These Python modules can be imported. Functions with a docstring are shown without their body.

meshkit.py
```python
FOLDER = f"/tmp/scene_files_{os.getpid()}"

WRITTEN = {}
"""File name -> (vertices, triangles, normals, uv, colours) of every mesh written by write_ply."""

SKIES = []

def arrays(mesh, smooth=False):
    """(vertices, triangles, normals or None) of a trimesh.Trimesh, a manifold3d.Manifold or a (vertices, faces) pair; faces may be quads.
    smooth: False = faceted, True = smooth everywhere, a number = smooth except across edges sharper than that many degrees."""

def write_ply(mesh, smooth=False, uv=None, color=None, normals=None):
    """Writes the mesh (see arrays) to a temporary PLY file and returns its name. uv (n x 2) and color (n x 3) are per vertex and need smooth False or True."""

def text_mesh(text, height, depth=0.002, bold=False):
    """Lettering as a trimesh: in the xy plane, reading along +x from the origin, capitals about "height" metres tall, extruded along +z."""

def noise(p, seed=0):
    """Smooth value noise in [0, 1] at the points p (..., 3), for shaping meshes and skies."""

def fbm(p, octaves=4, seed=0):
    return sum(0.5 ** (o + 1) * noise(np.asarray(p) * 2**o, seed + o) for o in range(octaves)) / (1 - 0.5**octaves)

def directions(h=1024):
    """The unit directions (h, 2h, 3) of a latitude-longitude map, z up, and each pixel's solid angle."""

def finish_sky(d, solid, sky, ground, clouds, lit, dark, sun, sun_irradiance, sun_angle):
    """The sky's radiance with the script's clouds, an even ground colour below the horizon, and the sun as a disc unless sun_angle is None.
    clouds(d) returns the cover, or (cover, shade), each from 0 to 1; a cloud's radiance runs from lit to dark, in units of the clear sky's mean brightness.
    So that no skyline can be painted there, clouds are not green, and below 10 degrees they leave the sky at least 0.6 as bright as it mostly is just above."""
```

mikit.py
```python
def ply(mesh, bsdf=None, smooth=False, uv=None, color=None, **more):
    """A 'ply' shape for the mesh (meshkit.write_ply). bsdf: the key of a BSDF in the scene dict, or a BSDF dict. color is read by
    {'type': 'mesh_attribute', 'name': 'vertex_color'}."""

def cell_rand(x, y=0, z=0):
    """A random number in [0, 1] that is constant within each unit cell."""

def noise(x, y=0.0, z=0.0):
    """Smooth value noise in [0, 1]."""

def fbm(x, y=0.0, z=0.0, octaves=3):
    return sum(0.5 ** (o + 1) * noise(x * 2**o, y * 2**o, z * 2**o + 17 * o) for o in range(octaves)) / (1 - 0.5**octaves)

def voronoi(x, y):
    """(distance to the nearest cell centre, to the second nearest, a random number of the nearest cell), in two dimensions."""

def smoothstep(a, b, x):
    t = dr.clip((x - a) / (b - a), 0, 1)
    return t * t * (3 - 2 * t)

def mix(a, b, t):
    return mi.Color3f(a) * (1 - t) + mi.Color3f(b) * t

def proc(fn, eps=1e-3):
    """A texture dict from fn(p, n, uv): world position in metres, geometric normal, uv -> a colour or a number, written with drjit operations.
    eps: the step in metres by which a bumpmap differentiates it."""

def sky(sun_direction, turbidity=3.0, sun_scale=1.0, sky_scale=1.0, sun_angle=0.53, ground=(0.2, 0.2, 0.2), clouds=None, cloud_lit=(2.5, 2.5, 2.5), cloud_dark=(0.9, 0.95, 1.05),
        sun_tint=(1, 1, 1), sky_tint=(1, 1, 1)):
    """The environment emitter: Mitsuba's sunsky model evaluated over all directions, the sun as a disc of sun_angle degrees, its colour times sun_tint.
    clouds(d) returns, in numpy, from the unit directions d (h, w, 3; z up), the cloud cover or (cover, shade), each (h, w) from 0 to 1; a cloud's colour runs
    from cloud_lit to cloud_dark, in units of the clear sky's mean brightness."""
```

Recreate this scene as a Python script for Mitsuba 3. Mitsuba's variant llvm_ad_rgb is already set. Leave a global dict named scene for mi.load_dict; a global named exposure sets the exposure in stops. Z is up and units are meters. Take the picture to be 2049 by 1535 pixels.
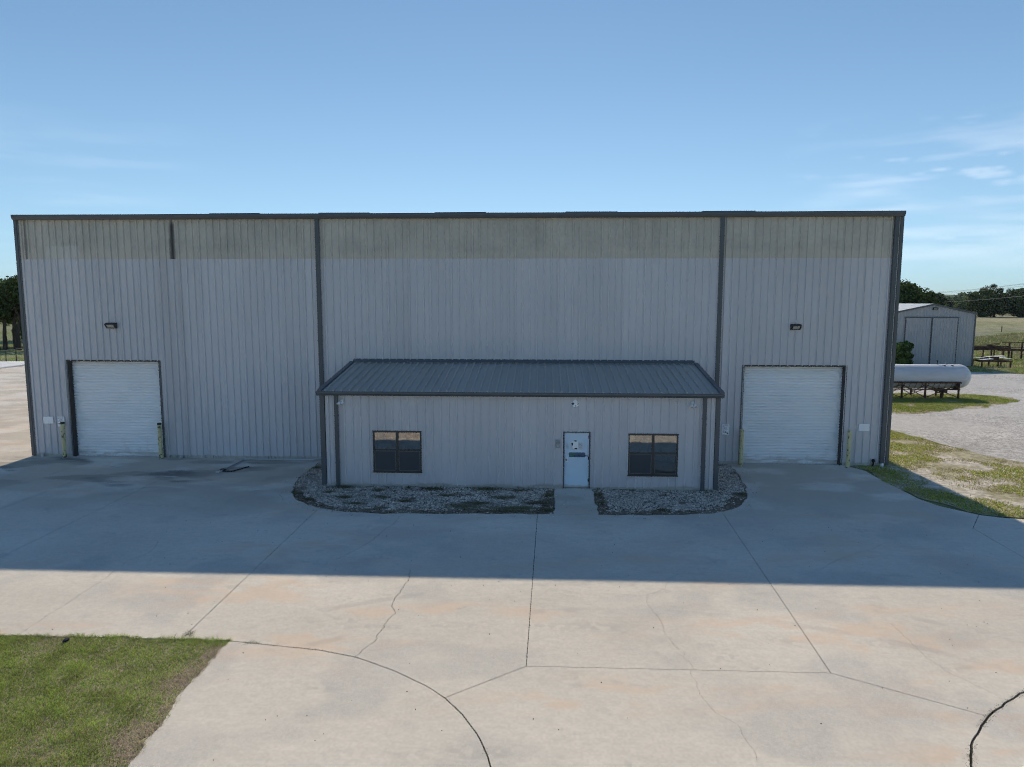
import math, random
import numpy as np, trimesh
import drjit as dr
import mitsuba as mi
import mikit, meshkit
from mikit import noise, fbm, voronoi, cell_rand, smoothstep, mix
from shapely.geometry import Polygon, LineString, Point, box as sbox, MultiPolygon
from shapely.ops import unary_union
from shapely import affinity

T = mi.ScalarTransform4f
rng = np.random.default_rng(7)
random.seed(7)
scene, labels = {}, {}

# ---------------------------------------------------------------- camera, sky, exposure
PITCH, YAW, ROLL = 0.1173, -0.0451, 0.0011
EYE = np.array([23.117, -30.201, 7.018])
_fw = np.array([math.sin(YAW) * math.cos(PITCH), math.cos(YAW) * math.cos(PITCH), -math.sin(PITCH)])
_r = np.cross(_fw, [0, 0, 1]); _r /= np.linalg.norm(_r)
_u = np.cross(_r, _fw)
_up = -math.sin(ROLL) * _r + math.cos(ROLL) * _u
scene['camera'] = {'type': 'perspective', 'fov': 2 * math.degrees(math.atan(1024.5 / 1401.4)), 'fov_axis': 'x', 'near_clip': 0.1, 'far_clip': 20000.0,
                   'to_world': T().look_at(origin=EYE.tolist(), target=(EYE + _fw).tolist(), up=_up.tolist())}
SUN = (-0.047, 1.208, 1.0)


def cirrus(d):
    az = np.degrees(np.arctan2(d[..., 0], d[..., 1]))
    el = np.degrees(np.arcsin(np.clip(d[..., 2], -1, 1)))
    q = np.stack([az / 9.0 + el * 0.05, el / 0.8 - az * 0.04, np.zeros_like(az)], -1)
    f = meshkit.fbm(q, 4, seed=11)
    broad = meshkit.fbm(np.stack([az / 26.0, el / 6.0, np.zeros_like(az)], -1), 2, seed=4)
    s = lambda a, b, x: np.clip((x - a) / (b - a), 0, 1) ** 2 * (3 - 2 * np.clip((x - a) / (b - a), 0, 1))
    side = np.maximum(s(17, 26, az), s(24, 33, -az) * 0.35)
    low = s(1.5, 3.5, el) * (1 - s(9, 14, el))
    wisps = s(0.47, 0.78, f) * 0.21 * side * low * (0.4 + 0.9 * broad)
    fine = meshkit.fbm(np.stack([az / 2.0 + el * 1.0, el / 0.26 - az * 0.12, np.ones_like(az)], -1), 4, seed=29)
    tiny = s(0.50, 0.74, fine) * s(0.60, 0.74, meshkit.fbm(np.stack([az / 3.2, el / 1.1, np.ones_like(az)], -1), 2, seed=23)) * s(17, 24, az) * low * 0.17
    return np.clip(np.maximum(wisps, tiny), 0, 1)


scene['sky'] = mikit.sky(SUN, turbidity=1.2, sun_scale=1.0, sky_scale=1.13, ground=(0.36, 0.35, 0.31), clouds=cirrus, cloud_lit=(5.2, 5.3, 5.4), cloud_dark=(3.0, 3.2, 3.5), sky_tint=(0.90, 0.985, 1.015), sun_tint=(0.95, 1.01, 1.10))
exposure = 1.53

# ---------------------------------------------------------------- dimensions
W, H, DEPTH = 37.9, 10.53, 25.0
AX0, AX1, AD = 14.76, 29.62, 4.366
AEAVE, ARIDGE = 3.52, 4.30
BAND = 8.87


# ---------------------------------------------------------------- helpers
def c3(*v):
    return {'type': 'rgb', 'value': list(v)}


def mat(key, color, rough=0.6, spec=0.4, metallic=0.0, bump=None, bump_scale=1.0, **more):
    base = {'type': 'principled', 'base_color': color if isinstance(color, dict) else c3(*color), 'roughness': rough, 'specular': spec, 'metallic': metallic, **more}
    if bump is not None:
        base = {'type': 'bumpmap', 'bsdf': base, 'tex': bump, 'scale': bump_scale}
    scene[key] = {'type': 'twosided', 'bsdf': base}


def cat(ms):
    return trimesh.util.concatenate(ms)


def bx(x0, x1, y0, y1, z0, z1):
    m = trimesh.creation.box(extents=(x1 - x0, y1 - y0, z1 - z0))
    m.apply_translation(((x0 + x1) / 2, (y0 + y1) / 2, (z0 + z1) / 2))
    return m


def extrude(poly, h, z0=0.0):
    ms = []
    for g in getattr(poly, 'geoms', [poly]):
        if g.area > 1e-7:
            m = trimesh.creation.extrude_polygon(g, h, engine='earcut')
            m.apply_translation((0, 0, z0))
            ms.append(m)
    return cat(ms)


def along_x(pts, x0, x1):
    """Prism: profile pts (y, z) run along X."""
    m = trimesh.creation.extrude_polygon(Polygon(pts), x1 - x0, engine='earcut')
    m.apply_transform(np.array([[0, 0, 1, x0], [1, 0, 0, 0], [0, 1, 0, 0], [0, 0, 0, 1.0]]))
    return m


def along_y(pts, y0, y1):
    """Prism: profile pts (x, z) run along Y."""
    m = trimesh.creation.extrude_polygon(Polygon(pts), y1 - y0, engine='earcut')
    m.apply_transform(np.array([[1, 0, 0, 0], [0, 0, -1, y1], [0, 1, 0, 0], [0, 0, 0, 1.0]]))
    return m


def tube(p0, p1, r0, r1=None, n=8, caps=True):
    p0, p1 = np.asarray(p0, float), np.asarray(p1, float)
    r1 = r0 if r1 is None else r1
    z = p1 - p0; L = np.linalg.norm(z); z = z / L
    x = np.cross(z, [0, 0, 1] if abs(z[2]) < 0.9 else [1, 0, 0]); x /= np.linalg.norm(x)
    y = np.cross(z, x)
    a = np.arange(n) * 2 * np.pi / n
    ring = np.cos(a)[:, None] * x + np.sin(a)[:, None] * y
    v = np.vstack([p0 + ring * r0, p1 + ring * r1, [p0], [p1]])
    i = np.arange(n); j = (i + 1) % n
    f = np.vstack([np.stack([i, j, j + n], 1), np.stack([i, j + n, i + n], 1)])
    if caps:
        f = np.vstack([f, np.stack([j, i, i * 0 + 2 * n], 1), np.stack([i + n, j + n, i * 0 + 2 * n + 1], 1)])
    return trimesh.Trimesh(v, f, process=False)


def path_tube(pts, r, n=8):
    pts = np.asarray(pts, float)
    ms = [tube(a, b, r, n=n) for a, b in zip(pts[:-1], pts[1:])]
    return cat(ms)


def bar(p0, p1, w, h=None, up=(0, 0, 1)):
    """A rectangular bar between two points."""
    p0, p1 = np.asarray(p0, float), np.asarray(p1, float)
    h = w if h is None else h
    z = p1 - p0; L = np.linalg.norm(z); z /= L
    x = np.cross(z, up)
    if np.linalg.norm(x) < 1e-3:
        x = np.cross(z, (0, 1, 0))
    x /= np.linalg.norm(x); y = np.cross(z, x)
    m = trimesh.creation.box(extents=(w, h, L))
    M = np.eye(4); M[:3, 0], M[:3, 1], M[:3, 2], M[:3, 3] = x, y, z, (p0 + p1) / 2
    m.apply_transform(M)
    return m


_count = {}


def key_of(name):
    n = _count.get(name, 0); _count[name] = n + 1
    return name if n == 0 else f'{name}_{n:03d}'


def add(name, mesh, m, smooth=False, parent=None, label=None, color=None, kind=None, uv=None):
    key = key_of(f'{parent}__{name}' if parent else name)
    scene[key] = mikit.ply(mesh, m, smooth=smooth, color=color, uv=uv)
    if label or kind:
        labels.setdefault(key, {})
        if label: labels[key]['label'] = label
        if kind: labels[key]['kind'] = kind
    return key


def thing(name, label, category, group=None):
    key = key_of(name)
    labels[key] = {'label': label, 'category': category}
    if group: labels[key]['group'] = group
    return key


def single(name, mesh, m, label, category, group=None, smooth=False, color=None):
    key = thing(name, label, category, group)
    scene[key] = mikit.ply(mesh, m, smooth=smooth, color=color)
    return key


def ragged(poly, amp, step=0.25, scale=1.0, seed=0):
    """The polygon with an uneven outline."""
    out = []
    for g in getattr(poly, 'geoms', [poly]):
        ring = g.exterior
        n = max(8, int(ring.length / step))
        p = np.array([ring.interpolate(i / n, normalized=True).coords[0] for i in range(n)])
        t = np.roll(p, -1, 0) - np.roll(p, 1, 0)
        t /= np.maximum(np.linalg.norm(t, axis=1, keepdims=True), 1e-9)
        nn = np.stack([t[:, 1], -t[:, 0]], 1)
        d = (meshkit.fbm(np.c_[p / scale, np.zeros(n)], 4, seed) - 0.5) * 2 * amp
        out.append(Polygon(p + nn * d[:, None]).buffer(0))
    return unary_union(out)


def sample_in(poly, n, g=rng):
    x0, y0, x1, y1 = poly.bounds
    import shapely
    pts = np.zeros((0, 2))
    while len(pts) < n:
        q = g.uniform((x0, y0), (x1, y1), (int(n * 1.6) + 100, 2))
        pts = np.vstack([pts, q[shapely.contains_xy(poly, q[:, 0], q[:, 1])]])
    return pts[:n]


def blades(p, z0, h, w, lean, g=rng, seg=2):
    """Grass blades rooted at p (n, 2): each a bent tapered strip of seg + 1 triangles."""
    n = len(p)
    a = g.uniform(0, 2 * np.pi, n)
    b = a + g.uniform(-1.2, 1.2, n)
    side = np.stack([np.cos(a), np.sin(a), 0 * a], 1) * (w / 2)[:, None]
    out = np.stack([-np.sin(b), np.cos(b), 0 * b], 1) * (lean * h)[:, None]
    root = np.c_[p, np.full(n, z0)]
    up = np.array([0, 0, 1.0]) * h[:, None]
    mid = root + up * 0.6 + out * 0.35
    tip = root + up * np.maximum(1 - 0.35 * lean[:, None], 0.2) + out
    v = np.stack([root - side, root + side, mid - side * 0.75, mid + side * 0.75, tip], 1).reshape(-1, 3)
    k = np.arange(n)[:, None, None] * 5
    f = (np.array([[0, 1, 3], [0, 3, 2], [2, 3, 4]])[None] + k).reshape(-1, 3)
    return v, f


def rgb_rows(c, k):
    return np.repeat(np.clip(c, 0.003, 0.9), k, axis=0)


# ---------------------------------------------------------------- materials
def panel_streaks(p, k):
    return fbm(p.x * 9.0, p.z * 0.35, p.y * 0.5, 3) * k


def wall_color(p, n, uv):
    tone = cell_rand(dr.floor(p.x / 0.9144), 3.0) * 0.08 - 0.04
    grain = (fbm(p.x * 2.0, p.z * 0.6, 1.0, 3) - 0.5) * 0.07 + (fbm(p.x * 0.4, p.z * 0.3, 2.0, 2) - 0.5) * 0.08
    c = mi.Color3f(0.575, 0.555, 0.57) * (1 + tone + grain)
    # splashed soil low on the wall, with ragged upper edge
    mud = smoothstep(0.10, 0.0, p.z - 0.16 * fbm(p.x * 2.2, p.z * 3.0, 5.0, 4)) * smoothstep(0.35, 0.65, fbm(p.x * 1.3, 2.0, 7.0, 3))
    c = mix(c, mi.Color3f(0.30, 0.22, 0.15), mud * 0.5)
    # old water marks below the missing downspout and beside the left corner
    run = lambda x0, w: smoothstep(w, w * 0.2, dr.abs(p.x - x0 + 0.12 * (noise(p.z * 0.8, x0) - 0.5)))
    marks = (run(6.55, 0.55) * 0.5 + run(7.25, 0.28) * 0.6) * smoothstep(0.25, 0.6, fbm(p.x * 5.0, p.z * 0.25, 9.0, 3) + 0.12) * smoothstep(-0.5, 0.1, -p.y + 0.05)
    c = mix(c, mi.Color3f(0.36, 0.33, 0.33), marks * 0.55)
    # rust bleeding round the foot of the office door
    rust = smoothstep(0.75, 0.15, dr.sqrt(dr.square((p.x - 23.75) / 0.55) + dr.square((p.z - 0.02) / 0.30)) + 0.5 * (fbm(p.x * 9, p.z * 5, 3.0, 3) - 0.5)) * smoothstep(-4.2, -4.3, p.y)
    return mix(c, mi.Color3f(0.30, 0.17, 0.08), rust * 0.55)


def band_color(p, n, uv):
    speck = noise(p.x * 12, p.z * 12, 1.0)
    blot = fbm(p.x * 0.8, p.z * 1.0, 2.0, 4)
    streak = fbm(p.x * 3.28, p.z * 0.5, 6.0, 2)
    c = mi.Color3f(0.55, 0.505, 0.44) * (0.79 + 0.26 * blot + 0.10 * (speck - 0.5) + 0.16 * (streak - 0.5))
    c = mix(c, mi.Color3f(0.58, 0.52, 0.44), smoothstep(0.25, 0.0, p.z - 8.87 - 0.35 * fbm(p.x * 1.7, 0.0, 3.0, 3)) * 0.5)
    # black mould run where a downspout once hung, and a thin one by the corner
    e = (fbm(p.x * 14, p.z * 2.0, 8.0, 3) - 0.5)
    run = smoothstep(0.17, 0.03, dr.abs(p.x - 6.98) + 0.10 * e) * smoothstep(10.52, 10.15, p.z + 0.3 * e)
    thin = smoothstep(0.09, 0.02, dr.abs(p.x - 0.42) + 0.08 * e) * 0.7
    c = mix(c, mi.Color3f(0.055, 0.055, 0.055), dr.minimum(run * 0.9 + thin, 1.0))
    # a rubbed clean patch
    patch = smoothstep(0.08, -0.04, dr.maximum(dr.abs(p.x - 2.05) - 0.75, dr.abs(p.z - 9.1) - 0.27) + 0.2 * (fbm(p.x * 3, p.z * 3, 1.0, 3) - 0.5))
    return mix(c, mi.Color3f(0.62, 0.60, 0.55), patch * 0.6)


def trim_color(p, n, uv):
    return mi.Color3f(0.088, 0.096, 0.106) * (0.88 + 0.24 * fbm(p.x * 1.7, p.y * 3, p.z * 1.2, 3))


def roof_color(p, n, uv):
    tone = cell_rand(dr.floor(p.x / 0.9144), 9.0) * 0.08 - 0.04
    return mi.Color3f(0.385, 0.375, 0.345) * (0.9 + tone + 0.10 * (fbm(p.x * 1.5, p.y * 0.6, 3.0, 3) - 0.5))


def concrete_color(p, n, uv):
    x, y = p.x, p.y
    wx, wy = x + 0.8 * (fbm(x * 0.35, y * 0.35, 3.0, 3) - 0.5), y + 0.8 * (fbm(x * 0.35, y * 0.35, 9.0, 3) - 0.5)
    big = fbm(wx * 0.28, wy * 0.45, 1.0, 4)
    c = mi.Color3f(0.622, 0.578, 0.505) * (0.90 + 0.20 * (big - 0.5) * 2 * 0.6)
    c *= 1 + 0.10 * (noise(x * 24, y * 24, 2.0) - 0.5) + 0.07 * (noise(x * 7, y * 11, 5.0) - 0.5)
    # broom finish
    c *= 1 + 0.05 * (fbm(x * 3.0, y * 22.0, 4.0, 3) - 0.5)
    # red clay washed over the slab in long curved smears
    sweep = fbm(wx * 0.22 + wy * 0.30, wy * 0.9 - wx * 0.18, 12.0, 4)
    red = smoothstep(0.50, 0.72, sweep) * smoothstep(0.30, 0.60, fbm(x * 1.4, y * 3.0, 6.0, 4))
    c = mix(c, mi.Color3f(0.60, 0.45, 0.33), red * 0.50)
    # grey worn areas where aggregate shows
    worn = smoothstep(0.52, 0.70, fbm(wx * 0.55, wy * 0.7, 21.0, 4))
    c = mix(c, mi.Color3f(0.36, 0.355, 0.345) * (0.8 + 0.5 * noise(x * 60, y * 60, 8.0)), worn * 0.35)
    # oil, dirt and tyre rubber tracked in front of the left door
    oil = smoothstep(0.46, 0.66, fbm(wx * 0.45 + 3.0, wy * 1.1, 31.0, 5)) * smoothstep(14.5, 11.0, x + 1.5 * fbm(y * 0.6, 0.0, 2.0)) * smoothstep(-6.5, -3.2, y + 2.0 * (fbm(x * 0.5, y * 0.5, 5.0, 3) - 0.5)) * smoothstep(0.4, -0.5, y)
    c = mix(c, mi.Color3f(0.10, 0.098, 0.095), oil * 0.78)
    spot = lambda sx, sy, rx, ry: smoothstep(1.0, 0.45, dr.sqrt(dr.square((x - sx) / rx) + dr.square((y - sy) / ry)) + 0.9 * (fbm(x * 1.6, y * 2.6, sx, 4) - 0.5))
    c = mix(c, mi.Color3f(0.11, 0.105, 0.10), dr.minimum(spot(8.6, -0.8, 1.4, 0.5) + spot(11.3, -0.75, 1.6, 0.35) + spot(2.1, -0.55, 1.0, 0.25) + spot(9.0, -2.9, 1.8, 0.6), 1.0) * 0.55)
    # trodden brown dirt before the doors and beds, in patches
    dirt = smoothstep(0.36, 0.60, fbm(wx * 0.5, wy * 0.8, 51.0, 5)) * smoothstep(-10.0, -4.5, y + 3.0 * (fbm(x * 0.4, y * 0.4, 53.0, 3) - 0.5))
    c = mix(c, mi.Color3f(0.40, 0.345, 0.275), dirt * 0.62)
    # curved tyre tracks
    rad = dr.sqrt(dr.square(x - 25.0) + dr.square(y + 27.0))
    track = (smoothstep(0.16, 0.06, dr.abs(rad - 12.2)) + smoothstep(0.16, 0.06, dr.abs(rad - 13.7)) + smoothstep(0.14, 0.05, dr.abs(x - 3.2 - 0.02 * y)) + smoothstep(0.14, 0.05, dr.abs(x - 4.9 - 0.02 * y))) * smoothstep(0.42, 0.68, fbm(x * 1.3, y * 1.3, 55.0, 4))
    c = mix(c, mi.Color3f(0.27, 0.255, 0.24), dr.minimum(track, 1.0) * 0.22)
    # faint darker drip marks about the yard
    drips = smoothstep(0.60, 0.85, fbm(wx * 1.1 + wy * 0.5, wy * 2.3, 41.0, 5)) * smoothstep(0.35, 0.6, noise(x * 9, y * 9, 3.0))
    return mix(c, mi.Color3f(0.34, 0.325, 0.30), drips * 0.30)


def rough_concrete_color(p, n, uv):
    x, y = p.x, p.y
    b = fbm(x * 0.8, y * 0.8, 3.0, 4)
    c = mi.Color3f(0.515, 0.487, 0.435) * (0.88 + 0.3 * (b - 0.5))
    g = noise(x * 20, y * 20, 2.0) * 0.6 + noise(x * 45, y * 45, 7.0) * 0.4
    c *= 0.80 + 0.42 * g
    pit = smoothstep(0.55, 0.75, fbm(x * 1.2, y * 1.2, 14.0, 4)) * smoothstep(0.45, 0.7, noise(x * 26, y * 26, 3.0))
    return mix(c, mi.Color3f(0.20, 0.195, 0.185), pit * 0.8)


def concrete_bump(p, n, uv):
    return noise(p.x * 40, p.y * 40, 1.0) * 0.6 + noise(p.x * 90, p.y * 90, 2.0) * 0.4 + 3.0 * fbm(p.x * 1.5, p.y * 1.5, 3.0, 2)


def soil_color(p, n, uv):
    f = fbm(p.x * 3.5, p.y * 3.5, 2.0, 4)
    return mix(mi.Color3f(0.13, 0.105, 0.08), mi.Color3f(0.26, 0.22, 0.175), f) * (0.75 + 0.5 * noise(p.x * 45, p.y * 45, 1.0))


def gravel_color(p, n, uv):
    x, y = p.x, p.y
    d1, d2, r = voronoi(x * 9.0, y * 9.0)
    c = mi.Color3f(0.41, 0.39, 0.365) * (0.72 + 0.55 * r) * (0.85 + 0.3 * fbm(x * 0.25, y * 0.25, 2.0, 4))
    c *= 0.78 + 0.44 * fbm(x * 2.2, y * 3.6, 4.0, 4)
    dust = smoothstep(0.45, 0.65, fbm(x * 0.12 + y * 0.05, y * 0.3, 7.0, 4))
    return mix(c, mi.Color3f(0.47, 0.45, 0.42), dust * 0.5)


def verge_color(p, n, uv):
    x, y = p.x, p.y
    g = fbm(x * 0.7, y * 0.7, 5.0, 5)
    c = mix(mi.Color3f(0.46, 0.42, 0.355), mi.Color3f(0.33, 0.30, 0.20), smoothstep(0.40, 0.60, g))
    return c * (0.68 + 0.64 * noise(x * 8, y * 8, 1.0))


def field_color(p, n, uv):
    x, y = p.x, p.y
    a = fbm(x * 0.03, y * 0.018, 1.0, 5)
    b = fbm(x * 0.4, y * 0.25, 3.0, 4)
    c = mix(mi.Color3f(0.095, 0.115, 0.045), mi.Color3f(0.215, 0.20, 0.115), smoothstep(0.35, 0.65, a * 0.6 + b * 0.4))
    # purplish seed heads of the tall weeds, nearer the yard, and hay-coloured ground far out by the trees
    weeds = smoothstep(0.40, 0.60, fbm(x * 0.05, y * 0.05, 8.0, 4)) * smoothstep(60, 85, y + x * 0.2) * smoothstep(190, 120, y)
    c = mix(c, mi.Color3f(0.17, 0.165, 0.145), weeds * 0.7)
    hay = smoothstep(190, 260, y + 60 * (fbm(x * 0.01, y * 0.01, 4.0, 3) - 0.5))
    c = mix(c, mi.Color3f(0.26, 0.225, 0.14), hay * 0.7)
    return c * (1.0 + 0.7 * noise(x * 1.7, y * 1.1, 6.0))


def rust_color(p, n, uv):
    f = fbm(p.x * 5, p.y * 5, p.z * 5, 4)
    return mix(mi.Color3f(0.035, 0.025, 0.022), mi.Color3f(0.13, 0.065, 0.038), smoothstep(0.35, 0.68, f))


def bollard_color(p, n, uv):
    f = fbm(p.x * 14, p.y * 14, p.z * 9, 4)
    c = mi.Color3f(0.60, 0.54, 0.30) * (0.85 + 0.3 * fbm(p.x * 4, p.y * 4, p.z * 2, 3))
    chip = smoothstep(0.60, 0.68, f + 0.10 * smoothstep(0.35, 0.0, p.z) + 0.03 * smoothstep(20.0, 10.0, p.x))
    return mix(c, mi.Color3f(0.055, 0.042, 0.035), chip * 0.9)


def tank_color(p, n, uv):
    return mi.Color3f(0.56, 0.575, 0.60) * (0.86 + 0.24 * fbm(p.x * 1.5, p.y * 4, p.z * 2, 4) + 0.05 * (noise(p.x * 20, p.y * 20, p.z * 20) - 0.5))


def curtain_color(p, n, uv):
    c = mi.Color3f(0.87, 0.87, 0.875) * (0.96 + 0.05 * (fbm(p.x * 1.2, p.z * 2.5, 1.0, 3) - 0.5) * 2)
    scuff = smoothstep(0.62, 0.74, fbm(p.x * 5.0, p.z * 3.0, 4.0, 4)) * smoothstep(1.6, 0.2, p.z + 0.8 * fbm(p.x * 2, p.z * 2, 6.0, 3))
    c = mix(c, mi.Color3f(0.33, 0.32, 0.31), scuff * 0.28)
    dust = smoothstep(0.35, 0.65, fbm(p.x * 2, p.z * 9, 9.0, 3)) * smoothstep(0.30, 0.16, p.z)
    return mix(c, mi.Color3f(0.46, 0.38, 0.32), dust * 0.6)


def door_color(p, n, uv):
    c = mi.Color3f(0.60, 0.72, 0.83) * (0.94 + 0.12 * fbm(p.x * 3, p.z * 3, 2.0, 4))
    smudge = smoothstep(0.9, 0.3, dr.sqrt(dr.square((p.x - 24.03) / 0.09) + dr.square((p.z - 1.62) / 0.16)) + 0.8 * (fbm(p.x * 12, p.z * 12, 5.0, 3) - 0.5))
    c = mix(c, mi.Color3f(0.33, 0.35, 0.36), smudge * 0.5)
    rust = smoothstep(0.13, 0.03, p.z - 0.10 * fbm(p.x * 8, p.z * 3, 2.0, 3))
    return mix(c, mi.Color3f(0.40, 0.26, 0.15), rust * 0.6)


def bark_color(p, n, uv):
    return mi.Color3f(0.075, 0.060, 0.048) * (0.6 + 0.8 * fbm(p.x * 6, p.y * 6, p.z * 2, 3))


def hill_color(p, n, uv):
    f = fbm(p.x * 0.012, p.y * 0.012, 3.0, 5)
    open_ = smoothstep(0.56, 0.63, fbm(p.x * 0.002, p.y * 0.0015, 8.0, 4))
    c = mix(mi.Color3f(0.030, 0.048, 0.022), mi.Color3f(0.065, 0.088, 0.038), f)
    return mix(c, mi.Color3f(0.22, 0.215, 0.12), open_ * 0.7)


mat('painted_wall', mikit.proc(wall_color), 0.42, 0.45)
mat('shed_wall', (0.36, 0.37, 0.38), 0.45, 0.45)
mat('fibreglass', mikit.proc(band_color), 0.55, 0.4)
mat('dark_trim', mikit.proc(trim_color), 0.40, 0.5)
mat('roof_metal', mikit.proc(roof_color), 0.40, 0.5)
mat('concrete', mikit.proc(concrete_color), 0.85, 0.25)
mat('rough_concrete', mikit.proc(rough_concrete_color), 0.9, 0.2, bump=mikit.proc(concrete_bump, eps=0.006), bump_scale=0.003)
mat('liner', (0.45, 0.45, 0.44), 0.7, 0.2)
mat('joint_fill', (0.095, 0.088, 0.078), 0.95, 0.1)
mat('soil', mikit.proc(soil_color), 0.95, 0.1)
mat('gravel_ground', mikit.proc(gravel_color), 0.95, 0.1)
mat('verge_ground', mikit.proc(verge_color), 0.95, 0.1)
mat('field_ground', mikit.proc(field_color), 0.95, 0.1)
mat('hill_ground', mikit.proc(hill_color), 1.0, 0.0)
mat('rusty_steel', mikit.proc(rust_color), 0.8, 0.3)
mat('bollard_paint', mikit.proc(bollard_color), 0.55, 0.4)
mat('tank_paint', mikit.proc(tank_color), 0.5, 0.5)
mat('curtain_metal', mikit.proc(curtain_color), 0.38, 0.5)
mat('door_paint', mikit.proc(door_color), 0.40, 0.5)
mat('bark', mikit.proc(bark_color), 0.95, 0.1)
mat('black_metal', (0.018, 0.018, 0.020), 0.45, 0.5)
mat('brown_jamb', (0.040, 0.034, 0.032), 0.5, 0.4)
mat('window_frame', (0.045, 0.043, 0.042), 0.4, 0.5)
mat('sash_edge', (0.15, 0.135, 0.12), 0.4, 0.5)
mat('insect_screen', (0.060, 0.066, 0.075), 0.7, 0.3)
mat('blind', (0.32, 0.29, 0.23), 0.6, 0.3)
mat('white_paint', (0.88, 0.88, 0.885), 0.45, 0.5)
mat('dull_white', (0.62, 0.63, 0.64), 0.5, 0.4)
mat('ink', (0.020, 0.022, 0.028), 0.6, 0.3)
mat('pale_ink', (0.30, 0.31, 0.34), 0.6, 0.3)
mat('sign_blue', (0.012, 0.06, 0.17), 0.5, 0.4)
mat('decal_green', (0.075, 0.17, 0.155), 0.5, 0.4)
mat('decal_blue', (0.09, 0.13, 0.21), 0.5, 0.4)
mat('galvanised', (0.42, 0.43, 0.44), 0.35, 0.5, metallic=0.6)
mat('grey_box', (0.34, 0.35, 0.35), 0.5, 0.4)
mat('pvc', (0.50, 0.51, 0.50), 0.45, 0.5)
mat('black_rubber', (0.020, 0.020, 0.022), 0.6, 0.3)
mat('lamp_lens', (0.42, 0.40, 0.37), 0.25, 0.6)
mat('white_sheet', (0.80, 0.80, 0.79), 0.4, 0.5)
mat('navy_cloth', (0.012, 0.016, 0.03), 0.8, 0.2)
mat('dark_stone', (0.06, 0.052, 0.045), 0.9, 0.1)
mat('pad_concrete', (0.62, 0.62, 0.61), 0.85, 0.2)
mat('wire_metal', (0.22, 0.20, 0.19), 0.5, 0.4)
scene['tinted_glass'] = {'type': 'thindielectric', 'int_ior': 2.2, 'ext_ior': 1.0}
vc = {'type': 'mesh_attribute', 'name': 'vertex_color'}
scene['leaf_blade'] = {'type': 'principledthin', 'base_color': vc, 'roughness': 0.6, 'spec_trans': 0.0, 'diff_trans': 0.7, 'eta': 1.35}
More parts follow.
